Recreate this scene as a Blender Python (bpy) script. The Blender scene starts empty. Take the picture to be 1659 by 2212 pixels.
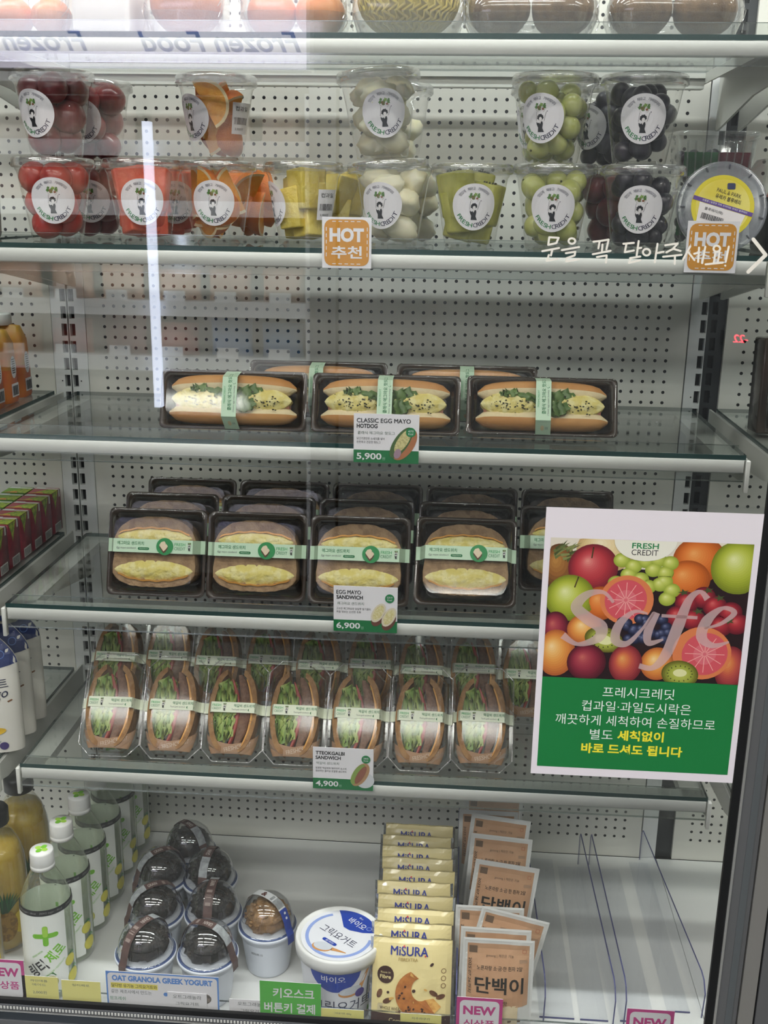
import bpy, bmesh, math, random
from mathutils import Vector, Matrix, noise as mnoise
random.seed(11)
S = bpy.context.scene
COL = S.collection
PI = math.pi
# ------------------------------------------------------------------ camera
FPX, IW, IH = 2291.51, 1659, 2212
CAM = Vector((0.1093, -1.5306, 0.0998))
CM = Matrix(((0.9974, -0.0635, -0.0338), (0.0704, 0.9588, 0.2751), (0.0149, -0.2768, 0.9608)))  # columns: right, forward, up
cd = bpy.data.cameras.new('camera'); cam = bpy.data.objects.new('camera', cd); COL.objects.link(cam)
cd.sensor_fit = 'HORIZONTAL'; cd.sensor_width = 36.0; cd.lens = 36.0 * FPX / IW; cd.clip_start = 0.02; cd.clip_end = 50
r_, f_, u_ = CM.col[0], CM.col[1], CM.col[2]
mw = Matrix((r_, u_, -f_)).transposed().to_4x4(); mw.translation = CAM
cam.matrix_world = mw
S.camera = cam
# ------------------------------------------------------------------ world, lights, exposure
w = bpy.data.worlds.new('store_air'); S.world = w; w.use_nodes = True
w.node_tree.nodes['Background'].inputs[0].default_value = (0.80, 0.90, 1.0, 1)
w.node_tree.nodes['Background'].inputs[1].default_value = 0.10
S.view_settings.view_transform = 'Standard'; S.view_settings.look = 'None'
S.view_settings.gamma = 1.0; S.view_settings.use_curve_mapping = False
S.view_settings.exposure = 0.12
cy = S.cycles
cy.max_bounces = 5; cy.transparent_max_bounces = 28; cy.diffuse_bounces = 3; cy.glossy_bounces = 2; cy.use_adaptive_sampling = True; cy.adaptive_threshold = 0.12; cy.adaptive_min_samples = 20; cy.use_light_tree = False
cy.transmission_bounces = 4; cy.sample_clamp_indirect = 2.5; cy.caustics_reflective = False; cy.caustics_refractive = False
cy.use_denoising = True

def area(name, loc, aim, sx, sy, power, color=(1, 1, 1)):
    l = bpy.data.lights.new(name, 'AREA'); l.shape = 'RECTANGLE'; l.size = sx; l.size_y = sy; l.energy = power; l.color = color
    o = bpy.data.objects.new(name, l); COL.objects.link(o); o.location = loc
    o.rotation_euler = (Vector(aim) - Vector(loc)).to_track_quat('-Z', 'Y').to_euler()
    return o
FIX = [(x, y) for y in (-1.25, -2.1, -2.95) for x in (-1.35, 0.15, 1.65)]
for k, (x, y) in enumerate(FIX):                      # tubes of the store ceiling
    area('ceiling_tube_light', (x, y, 1.385), (x, y, 0), 1.2, 0.10, 11.5, (1.0, 0.985, 0.93))
area('cabinet_header_light', (0, -0.400, 1.0), (0, -0.400, 0.0), 2.6, 0.05, 21.0, (0.96, 1.0, 0.99))   # lamp tube under the cabinet header
area('freezer_lamp_light', (-1.0, -2.36, 0.70), (-0.95, -2.75, -0.1), 1.8, 0.06, 62.0, (0.95, 0.97, 1.0))  # lamp of the freezer across the aisle

def ray(px, py):
    return CM @ Vector(((px - IW / 2) / FPX, 1.0, -(py - IH / 2) / FPX))
def AY(px, py, Y):
    d = ray(px, py); return CAM + d * ((Y - CAM.y) / d.y)
def AZ(px, py, Z):
    d = ray(px, py); return CAM + d * ((Z - CAM.z) / d.z)
# ------------------------------------------------------------------ helpers
def lin(h):
    h = h.lstrip('#'); c = [int(h[i:i + 2], 16) / 255 for i in (0, 2, 4)]
    return tuple(x / 12.92 if x <= 0.04045 else ((x + 0.055) / 1.055) ** 2.4 for x in c) + (1,)
MATS = {}
def P(name, hx, rough=0.5, metal=0.0, n=None, bump=None, spec=0.5, coat=0.0, sss=0.0, alpha=None):
    """principled material; n=(scale, hex2, lo, hi) mixes a second colour by noise, bump=(scale, strength)"""
    if name in MATS: return MATS[name]
    m = bpy.data.materials.new(name); m.use_nodes = True; nt = m.node_tree; b = nt.nodes['Principled BSDF']
    b.inputs['Base Color'].default_value = lin(hx); b.inputs['Roughness'].default_value = rough
    b.inputs['Metallic'].default_value = metal; b.inputs['Specular IOR Level'].default_value = spec
    b.inputs['Coat Weight'].default_value = coat
    if sss:
        b.inputs['Subsurface Weight'].default_value = sss; b.inputs['Subsurface Radius'].default_value = (0.012, 0.008, 0.005); b.inputs['Subsurface Scale'].default_value = 0.5
    if n or bump:
        tc = nt.nodes.new('ShaderNodeTexCoord')
    if n:
        t = nt.nodes.new('ShaderNodeTexNoise'); t.inputs['Scale'].default_value = n[0]; t.inputs['Detail'].default_value = 5
        nt.links.new(tc.outputs['Object'], t.inputs['Vector'])
        r = nt.nodes.new('ShaderNodeMapRange'); r.inputs[1].default_value = n[2]; r.inputs[2].default_value = n[3]
        nt.links.new(t.outputs['Fac'], r.inputs[0])
        x = nt.nodes.new('ShaderNodeMix'); x.data_type = 'RGBA'; x.inputs[6].default_value = lin(hx); x.inputs[7].default_value = lin(n[1])
        nt.links.new(r.outputs[0], x.inputs[0]); nt.links.new(x.outputs[2], b.inputs['Base Color'])
    if bump:
        t = nt.nodes.new('ShaderNodeTexNoise'); t.inputs['Scale'].default_value = bump[0]; t.inputs['Detail'].default_value = 4
        nt.links.new(tc.outputs['Object'], t.inputs['Vector'])
        bp = nt.nodes.new('ShaderNodeBump'); bp.inputs['Strength'].default_value = bump[1]; bp.inputs['Distance'].default_value = 0.002
        nt.links.new(t.outputs['Fac'], bp.inputs['Height']); nt.links.new(bp.outputs[0], b.inputs['Normal'])
    MATS[name] = m; return m
def clear(name, tint=(1, 1, 1), base=0.045, edge=0.8, rough=0.04, power=4.0, haze=0.0, hazecol=(0.8, 0.8, 0.8)):
    """thin clear plastic or glass: transparent with a Fresnel reflection, optional milky haze"""
    if name in MATS: return MATS[name]
    m = bpy.data.materials.new(name); m.use_nodes = True; nt = m.node_tree; nt.nodes.clear()
    o = nt.nodes.new('ShaderNodeOutputMaterial'); t = nt.nodes.new('ShaderNodeBsdfTransparent'); g = nt.nodes.new('ShaderNodeBsdfGlossy')
    t.inputs[0].default_value = (*tint, 1); g.inputs['Color'].default_value = (1, 1, 1, 1); g.inputs['Roughness'].default_value = rough
    lw = nt.nodes.new('ShaderNodeLayerWeight'); lw.inputs[0].default_value = 0.5
    pw = nt.nodes.new('ShaderNodeMath'); pw.operation = 'POWER'; pw.inputs[1].default_value = power
    ma = nt.nodes.new('ShaderNodeMath'); ma.operation = 'MULTIPLY_ADD'; ma.inputs[1].default_value = edge; ma.inputs[2].default_value = base
    mx = nt.nodes.new('ShaderNodeMixShader')
    L = nt.links.new
    L(lw.outputs['Facing'], pw.inputs[0]); L(pw.outputs[0], ma.inputs[0]); L(ma.outputs[0], mx.inputs[0])
    src = t.outputs[0]
    if haze:
        d = nt.nodes.new('ShaderNodeBsdfDiffuse'); d.inputs[0].default_value = (*hazecol, 1)
        m2 = nt.nodes.new('ShaderNodeMixShader'); m2.inputs[0].default_value = haze
        L(t.outputs[0], m2.inputs[1]); L(d.outputs[0], m2.inputs[2]); src = m2.outputs[0]
    L(src, mx.inputs[1]); L(g.outputs[0], mx.inputs[2]); L(mx.outputs[0], o.inputs[0])
    MATS[name] = m; return m
def glow(name, hx, s):
    if name in MATS: return MATS[name]
    m = bpy.data.materials.new(name); m.use_nodes = True; nt = m.node_tree; b = nt.nodes['Principled BSDF']
    b.inputs['Base Color'].default_value = lin(hx); b.inputs['Emission Color'].default_value = lin(hx); b.inputs['Emission Strength'].default_value = s
    m.cycles.emission_sampling = 'NONE'; MATS[name] = m; return m

def rrect(w, h, r, n=4, cx=0.0, cy_=0.0):
    p = []
    for qx, qy, a0 in ((1, 1, 0), (-1, 1, 90), (-1, -1, 180), (1, -1, 270)):
        for k in range(n + 1):
            a = math.radians(a0 + 90 * k / n)
            p.append((cx + qx * (w / 2 - r) + r * math.cos(a), cy_ + qy * (h / 2 - r) + r * math.sin(a)))
    return p
class MB:
    def __init__(s): s.v = []; s.f = []; s.mi = []; s.sm = []; s.mats = []
    def add(s, vs, fs, mat, smooth=False, M=None):
        if mat not in s.mats: s.mats.append(mat)
        k = s.mats.index(mat); o = len(s.v)
        for p in vs:
            p = Vector(p); s.v.append(tuple(M @ p) if M else tuple(p))
        for q in fs: s.f.append([i + o for i in q]); s.mi.append(k); s.sm.append(smooth)
        return s
    def box(s, lo, hi, mat, M=None):
        (a, b, c), (d, e, f) = lo, hi
        return s.add([(a, b, c), (d, b, c), (d, e, c), (a, e, c), (a, b, f), (d, b, f), (d, e, f), (a, e, f)],
                     [(0, 3, 2, 1), (4, 5, 6, 7), (0, 1, 5, 4), (1, 2, 6, 5), (2, 3, 7, 6), (3, 0, 4, 7)], mat, False, M)
    def bbox(s, lo, hi, mat, b=0.002, seg=2, M=None):
        bm = bmesh.new(); bmesh.ops.create_cube(bm, size=1.0)
        for v in bm.verts: v.co = Vector([(lo[i] + hi[i]) / 2 + v.co[i] * (hi[i] - lo[i]) for i in range(3)])
        bmesh.ops.bevel(bm, geom=list(bm.edges), offset=b, segments=seg, affect='EDGES', profile=0.5)
        bm.verts.index_update()
        s.add([v.co.copy() for v in bm.verts], [[v.index for v in f.verts] for f in bm.faces], mat, True, M); bm.free(); return s
    def loft(s, rings, mat, capa=False, capb=False, smooth=True, M=None, closed=True):
        n = len(rings[0]); vs = [p for r in rings for p in r]; fs = []
        for k in range(len(rings) - 1):
            for i in range(n if closed else n - 1):
                j = (i + 1) % n; fs.append((k * n + i, k * n + j, (k + 1) * n + j, (k + 1) * n + i))
        s.add(vs, fs, mat, smooth, M)
        if capa: s.add(rings[0], [list(range(n))[::-1]], mat, False, M)
        if capb: s.add(rings[-1], [list(range(n))], mat, False, M)
        return s
    def lathe(s, prof, mat, n=32, smooth=True, M=None, capa=False, capb=False, ripple=None):
        rings = []
        for r, z in prof:
            rings.append([((r if not ripple else r + ripple(k / n, z)) * math.cos(2 * PI * k / n), (r if not ripple else r + ripple(k / n, z)) * math.sin(2 * PI * k / n), z) for k in range(n)])
        return s.loft(rings, mat, capa, capb, smooth, M)
    def ball(s, c, r, mat, n=14, m=9, sc=(1, 1, 1), amp=0.0, fr=60, seed=0, M=None):
        prof = []; rings = []
        for j in range(m + 1):
            th = -PI / 2 + PI * j / m
            ring = []
            for k in range(n):
                ph = 2 * PI * k / n
                d = Vector((math.cos(th) * math.cos(ph), math.cos(th) * math.sin(ph), math.sin(th)))
                rr = r
                if amp: rr = r * (1 + amp * mnoise.noise(d * fr * 0.03 + Vector((seed * 3.1, seed, 0))))
                ring.append((c[0] + d.x * rr * sc[0], c[1] + d.y * rr * sc[1], c[2] + d.z * rr * sc[2]))
            rings.append(ring)
        return s.loft(rings, mat, False, False, True, M)
    def tube(s, pts, r, mat, n=8, M=None):
        pts = [Vector(p) for p in pts]; rings = []
        for i, p in enumerate(pts):
            t = (pts[min(i + 1, len(pts) - 1)] - pts[max(i - 1, 0)]).normalized()
            a = t.orthogonal().normalized() if i == 0 else (a - t * a.dot(t)).normalized()
            b = t.cross(a); rr = r[i] if isinstance(r, (list, tuple)) else r
            rings.append([tuple(p + (a * math.cos(2 * PI * k / n) + b * math.sin(2 * PI * k / n)) * rr) for k in range(n)])
        return s.loft(rings, mat, True, True, True, M)
    def prism(s, pts, y0, y1, mat, bev=0.0, smooth=False, M=None):
        """outline in (x, z) run from y0 (front, towards the viewer) to y1"""
        n = len(pts); cx = sum(p[0] for p in pts) / n; cz = sum(p[1] for p in pts) / n
        def ring(y, k): return [(cx + (x - cx) * k, y, cz + (z - cz) * k) for x, z in pts]
        rings = ([ring(y0, 1 - bev), ring(y0 + bev * 0.02, 1)] if bev else [ring(y0, 1)]) + [ring(y1, 1)]
        s.loft(rings, mat, False, False, smooth, M)
        s.add(rings[0], [list(range(n))], mat, False, M); s.add(rings[-1], [list(range(n))[::-1]], mat, False, M)
        return s
    def build(s, name, parent=None, loc=None):
        me = bpy.data.meshes.new(name); me.from_pydata(s.v, [], s.f); me.validate()
        for m in s.mats: me.materials.append(m)
        if len(me.polygons) == len(s.f):
            me.polygons.foreach_set('material_index', s.mi); me.polygons.foreach_set('use_smooth', s.sm)
        me.update()
        o = bpy.data.objects.new(name, me); COL.objects.link(o)
        if parent: o.parent = parent
        if loc is not None: o.location = loc
        return o
def tag(o, label, cat, group=None, kind=None):
    o['label'] = label; o['category'] = cat
    if group: o['group'] = group
    if kind: o['kind'] = kind
    return o
def thing(name, label, cat, loc=(0, 0, 0), rot=(0, 0, 0), group=None):
    o = bpy.data.objects.new(name, None); COL.objects.link(o); o.location = loc; o.rotation_euler = rot; o.empty_display_size = 0.02
    return tag(o, label, cat, group)
def struct(o): o['kind'] = 'structure'; return o
def kids(o, lst): return [c for c in lst if c.parent == o]
def dup(o, parent=None, only=None):
    c = o.copy(); COL.objects.link(c)
    if parent: c.parent = parent
    for ch in list(o.children):
        if only is None or only(ch): dup(ch, c)
    return c
def dupthing(src, label, loc, rot=(0, 0, 0), group=None):
    c = dup(src); c.location = loc; c.rotation_euler = rot; c['label'] = label
    if group: c['group'] = group
    return c
# ------------------------------------------------------------------ flat print (text, shapes) mapped on surfaces
TXT = {}
TC = bpy.data.curves.new('type', 'FONT'); TC.resolution_u = 3; TO = bpy.data.objects.new('type', TC)   # sets letters that are turned into meshes
def glyphs(body, bold=0.0, shear=0.0):
    if any('\uac00' <= ch <= '\ud7a3' for ch in body): bold *= 0.45      # dense syllable blocks clog when thickened as much as Latin letters
    elif 'M' in body: bold = 0.0                                                # the M folds over itself when thickened
    k = (body, bold, shear)
    if k not in TXT:
        TC.body = body; TC.offset = bold; TC.shear = shear; m = bpy.data.meshes.new_from_object(TO)
        vs = [(v.co.x, v.co.y) for v in m.vertices]; fs = [list(p.vertices) for p in m.polygons]
        bpy.data.meshes.remove(m)
        if vs:
            x0 = min(v[0] for v in vs); x1 = max(v[0] for v in vs); y0 = min(v[1] for v in vs); y1 = max(v[1] for v in vs)
        else: x0 = x1 = y0 = y1 = 0
        TXT[k] = (vs, fs, x0, x1, y0, y1)
    return TXT[k]
class Art:
    def __init__(s): s.it = []
    def raw(s, vs, fs, mat, l): s.it.append((vs, fs, mat, l)); return s
    def rect(s, x0, y0, x1, y1, mat, l=0, nx=1, ny=1):
        vs = [(x0 + (x1 - x0) * i / nx, y0 + (y1 - y0) * j / ny) for j in range(ny + 1) for i in range(nx + 1)]
        fs = [(j * (nx + 1) + i, j * (nx + 1) + i + 1, (j + 1) * (nx + 1) + i + 1, (j + 1) * (nx + 1) + i) for j in range(ny) for i in range(nx)]
        return s.raw(vs, fs, mat, l)
    def poly(s, pts, mat, l=0): return s.raw(list(pts), [list(range(len(pts)))], mat, l)
    def ell(s, cx, cy_, rx, ry, mat, l=0, n=24, rot=0, rings=1, a0=0, a1=360):
        ca, sa = math.cos(math.radians(rot)), math.sin(math.radians(rot)); vs = [(cx, cy_)]; fs = []
        full = a1 - a0 >= 360; m = n if full else n + 1
        for q in range(1, rings + 1):
            for k in range(m):
                a = math.radians(a0 + (a1 - a0) * k / n); x, y = rx * q / rings * math.cos(a), ry * q / rings * math.sin(a)
                vs.append((cx + x * ca - y * sa, cy_ + x * sa + y * ca))
        for k in range(n):
            j = (k + 1) % m; fs.append((0, 1 + k, 1 + j))
            for q in range(1, rings): fs.append((1 + (q - 1) * m + k, 1 + q * m + k, 1 + q * m + j, 1 + (q - 1) * m + j))
        return s.raw(vs, fs, mat, l)
    def ring(s, cx, cy_, r0, r1, mat, l=0, n=32, a0=0, a1=360, ry=1.0):
        vs = []; fs = []
        for k in range(n + 1):
            a = math.radians(a0 + (a1 - a0) * k / n)
            vs += [(cx + r0 * math.cos(a), cy_ + r0 * ry * math.sin(a)), (cx + r1 * math.cos(a), cy_ + r1 * ry * math.sin(a))]
        for k in range(n): fs.append((2 * k, 2 * k + 1, 2 * k + 3, 2 * k + 2))
        return s.raw(vs, fs, mat, l)
    def rr(s, x0, y0, x1, y1, r, mat, l=0): return s.poly(rrect(x1 - x0, y1 - y0, r, 4, (x0 + x1) / 2, (y0 + y1) / 2), mat, l)
    def txt(s, body, cx, cy_, h, mat, l=1, wd=None, bold=0.0, al='C', rot=0, shear=0.0):
        vs, fs, x0, x1, y0, y1 = glyphs(body, bold, shear)
        if not vs: return s
        k = h / (y1 - y0); kx = k if wd is None else wd / (x1 - x0)
        ox = {'C': (x0 + x1) / 2, 'L': x0, 'R': x1}[al]; oy = (y0 + y1) / 2
        ca, sa = math.cos(math.radians(rot)), math.sin(math.radians(rot)); q = []
        for x, y in vs:
            x = (x - ox) * kx; y = (y - oy) * k; q.append((cx + x * ca - y * sa, cy_ + x * sa + y * ca))
        if bold > 0.005 and 'M' in body and body.isascii():                 # thicken by a second strike instead
            d = 0.045 * h; s.raw([(x + d * ca, y + d * sa) for x, y in q], fs, mat, l + 0.3); s.raw([(x - d * sa * 0.6, y + d * ca * 0.6) for x, y in q], fs, mat, l + 0.6)
        return s.raw(q, fs, mat, l)
    def arc(s, body, r, a0, a1, h, mat, l=1, bold=0.0, inward=True, ref='H', wk=1.0):
        """letters along an arc from angle a0 to a1; inward: tops point to the centre"""
        n = len(body); H = glyphs(ref, bold)
        k = h / (H[5] - H[4]); oy = (H[4] + H[5]) / 2
        for i, ch in enumerate(body):
            if ch == ' ': continue
            vs, fs, x0, x1, y0, y1 = glyphs(ch, bold)
            a = math.radians(a0 + (a1 - a0) * (i + 0.5) / n); rot = a + PI / 2 if inward else a - PI / 2
            ca, sa = math.cos(rot), math.sin(rot); q = []
            for x, y in vs:
                x = (x - (x0 + x1) / 2) * k; y = (y - oy) * k
                q.append((r * math.cos(a) + wk * x * ca - y * sa, r * math.sin(a) + wk * x * sa + y * ca))
            s.raw(q, fs, mat, l)
        return s
    def stroke(s, pts, wd, mat, l=1, caps=True):
        for (x0, y0), (x1, y1) in zip(pts[:-1], pts[1:]):
            d = math.hypot(x1 - x0, y1 - y0) or 1e-9; nx, ny = -(y1 - y0) / d * wd / 2, (x1 - x0) / d * wd / 2
            s.raw([(x0 + nx, y0 + ny), (x0 - nx, y0 - ny), (x1 - nx, y1 - ny), (x1 + nx, y1 + ny)], [(0, 1, 2, 3)], mat, l)
        if caps:
            for x, y in pts: s.ell(x, y, wd / 2, wd / 2, mat, l, 8)
        return s
    def merge(s, o, dx=0, dy=0, k=1.0, rot=0, l=0):
        ca, sa = math.cos(math.radians(rot)) * k, math.sin(math.radians(rot)) * k
        for vs, fs, m, ll in o.it: s.it.append(([(dx + x * ca - y * sa, dy + x * sa + y * ca) for x, y in vs], fs, m, ll + l))
        return s
    def put(s, mb, fn, eps=0.00025, M=None, step=0.0):
        for k, (vs, fs, m, l) in enumerate(s.it):
            l = l + k * step
            q = [fn(u, v, l * eps) for u, v in vs]; mb.add(q, fs, m, False, M)
        return mb
def front(u, v, h): return (u, -h, v)                       # print on a plane that faces the viewer (-Y)
def upface(u, v, h): return (u, v, h)
# ------------------------------------------------------------------ materials shared by many things
WHITE = P('white_enamel', '#d9dbda', 0.38); RAIL = P('grey_white_enamel', '#c6c7c1', 0.4); RAIL2 = P('grey_white_plastic', '#d2d2cc', 0.4); WHITE2 = P('white_plastic', '#e6e6e3', 0.4)
DECKW = P('deck_enamel', '#e4e5e3', 0.35); DARK = P('black_rubber', '#0c0d0f', 0.5); SLOT = P('slot_hollow', '#0a0c0e', 0.9)
ALU = P('grey_aluminium', '#77787a', 0.42, 0.55); ALU2 = P('light_aluminium', '#a3a19d', 0.36, 0.6)
SILVER = P('bright_trim', '#d8d8d6', 0.22, 0.8)
PAPER = P('white_paper', '#e9e6ea', 0.55); INK = P('black_ink', '#14141c', 0.6); GINK = P('green_ink', '#12703e', 0.6); GRAYINK = P('grey_ink', '#6d7270', 0.6)
GRN = P('print_green', '#0d7a3c', 0.5); MINT = P('mint_paper', '#c5e0c4', 0.5); CREAMP = P('cream_paper', '#e4ead2', 0.5)
CLEAR = clear('clear_plastic', (0.975, 0.975, 0.97), 0.04, 0.75, 0.06)
CLEARD = clear('clear_lid_plastic', (0.93, 0.93, 0.93), 0.06, 0.8, 0.08, 3.0)
ACRY = clear('clear_acrylic', (0.97, 0.975, 0.985), 0.025, 0.5, 0.04)
ACRYE = P('acrylic_edge', '#4a4c78', 0.3)
SHG = clear('shelf_glass', (0.955, 0.97, 0.965), 0.045, 0.75, 0.02, 4.5)
SHE = P('glass_edge_green', '#26413f', 0.15)
DOORG = clear('door_glass', (0.98, 0.985, 0.98), 0.062, 0.8, 0.004, 5.0)

def holes_mat(name, zoff):
    m = bpy.data.materials.new(name); m.use_nodes = True; nt = m.node_tree; L = nt.links.new; b = nt.nodes['Principled BSDF']
    tc = nt.nodes.new('ShaderNodeTexCoord'); sp = nt.nodes.new('ShaderNodeSeparateXYZ'); L(tc.outputs['Object'], sp.inputs[0])
    def M(op, a, bb=None, c=None):
        n = nt.nodes.new('ShaderNodeMath'); n.operation = op
        for i, x in enumerate((a, bb, c)):
            if x is None: continue
            if isinstance(x, (int, float)): n.inputs[i].default_value = x
            else: L(x, n.inputs[i])
        return n.outputs[0]
    x = sp.outputs[0]; z = sp.outputs[2]
    bay = M('ROUND', M('DIVIDE', x, 0.917)); xl = M('SUBTRACT', x, M('MULTIPLY', bay, 0.917))
    p = 0.015
    fx = M('SUBTRACT', M('FRACT', M('ADD', M('DIVIDE', xl, p), 0.5)), 0.5)
    fz = M('SUBTRACT', M('FRACT', M('ADD', M('DIVIDE', M('ADD', z, zoff), p), 0.5)), 0.5)
    d = M('SQRT', M('ADD', M('MULTIPLY', fx, fx), M('MULTIPLY', fz, fz)))
    hole = M('LESS_THAN', d, 0.155)
    inx = M('LESS_THAN', M('ABSOLUTE', xl), 0.4125); inz = M('GREATER_THAN', z, -0.8805)
    hole = M('MULTIPLY', M('MULTIPLY', hole, inx), inz)
    mx = nt.nodes.new('ShaderNodeMix'); mx.data_type = 'RGBA'; mx.inputs[6].default_value = lin('#dad9d0'); mx.inputs[7].default_value = lin('#0b0c12')
    L(hole, mx.inputs[0]); L(mx.outputs[2], b.inputs['Base Color']); b.inputs['Roughness'].default_value = 0.42
    return m
# ------------------------------------------------------------------ setting: back wall of the cabinet, floor, store
ZD, BAY = -0.912, 0.917
S1, S2, S3, S4, S5 = 0.2745, 0.0545, -0.166, -0.382, -0.605
def seam_panel(mb, z0, z1, mat):
    for b in (-1, 0, 1):
        x = b * BAY
        mb.box((x - 0.4325, 0.0, z0), (x + 0.4325, 0.012, z1), mat)
mb = MB(); seam_panel(mb, -0.70, 1.05, holes_mat('perforated_panel_upper', 0.0)); seam_panel(mb, ZD, -0.701, holes_mat('perforated_panel_lower', 0.00525))
struct(mb.build('wall_back'))
mb = MB(); mb.box((-1.6, 0.013, -1.0), (1.6, 0.03, 1.05), P('cabinet_dark_core', '#1b1d1f', 0.8)); struct(mb.build('trim_3'))
UPD = P('upright_shaded', '#2a2d30', 0.5)  # shadow on the recessed right-hand strip, put into its dark colour
def upright(xc, dark_right, nm):
    mb = MB()
    for side in (-1, 1):
        mat = UPD if (dark_right and side > 0) else WHITE
        y = 0.006 if (dark_right and side > 0) else -0.002
        xa, xb = (xc - 0.0245, xc - 0.0012) if side < 0 else (xc + (0.0012 if not dark_right else -0.0005), xc + 0.0255)
        sc = xc - 0.0062 if side < 0 else xc + 0.0062 + (0.004 if dark_right else 0)
        s0, s1 = sc - 0.004, sc + 0.004
        zs = []; z = 0.9533
        while z > ZD + 0.03: zs.append(z); z -= 0.025
        if dark_right: zs = [q for q in zs if q > -0.70]
        top = 1.05
        mb.box((xa, y, ZD), (s0, y + 0.010, top), mat); mb.box((s1, y, ZD), (xb, y + 0.010, top), mat)
        last = top
        for q in zs:
            mb.box((s0, y, q), (s1, y + 0.010, last), mat); mb.box((s0, y + 0.0095, q - 0.0178), (s1, y + 0.0105, q), SLOT); last = q - 0.0178
        mb.box((s0, y, ZD), (s1, y + 0.010, last), mat)
        mb.ball((xc + side * 0.0142, y, -0.1556), 0.0011, SLOT, 8, 5)
    struct(mb.build(nm))
upright(-BAY / 2, False, 'trim_1'); upright(BAY / 2, True, 'trim_2')
# cabinet shell outside the picture: ceiling of the cabinet, sides, plinth
mb = MB(); mb.box((-1.6, -0.45, 1.05), (1.6, 0.03, 1.10), WHITE); struct(mb.build('trim_4'))
mb = MB(); mb.box((-1.62, -0.45, -1.26), (-1.6, 0.03, 1.10), WHITE); struct(mb.build('trim_5'))
mb = MB(); mb.box((1.6, -0.45, -1.26), (1.62, 0.03, 1.10), WHITE); struct(mb.build('trim_6'))
mb = MB(); mb.box((-4, -4.0, -1.28), (4, 0.03, -1.26), P('store_floor_tile', '#4c4d4c', 0.3, n=(3, '#565754', 0.4, 0.6))); struct(mb.build('floor'))
mb = MB(); mb.box((-4, -4.0, 1.42), (4, 0.03, 1.45), P('store_ceiling_board', '#c9cac8', 0.7)); struct(mb.build('ceiling'))
mb = MB(); mb.box((-4, -4.03, -1.26), (4, -4.0, 1.42), P('store_wall_paint', '#a3a6a8', 0.7)); struct(mb.build('wall_front'))
# ------------------------------------------------------------------ deck (bottom tray of the cabinet)
dk = thing('fridge_deck', 'white metal bottom deck of the chiller cabinet under bottles and yogurt cups', 'shelf', (0, 0, ZD))
mb = MB()
mb.box((-1.6, -0.4595, -0.012), (-0.4605, -0.002, 0), DECKW); mb.box((-0.4595, -0.4595, -0.012), (0.4595, -0.002, 0), DECKW); mb.box((0.4605, -0.4595, -0.012), (1.6, -0.002, 0), DECKW)
mb.build('deck_plate', dk)
mb = MB(); mb.box((-1.6, -0.4575, -0.18), (1.6, -0.4475, -0.013), WHITE); mb.build('front_panel', dk)
mb = MB()
for a, b in ((-1.6, -0.4595), (-0.4585, 0.4585), (0.4595, 1.6)):
    mb.box((a, -0.4372, 0.0), (b, -0.4350, 0.050), ACRY); mb.box((a, -0.4372, 0.0495), (b, -0.4350, 0.0502), clear('guard_edge', (0.55, 0.6, 0.6), 0.25, 0.6, 0.1))
mb.build('front_guard', dk)
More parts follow.
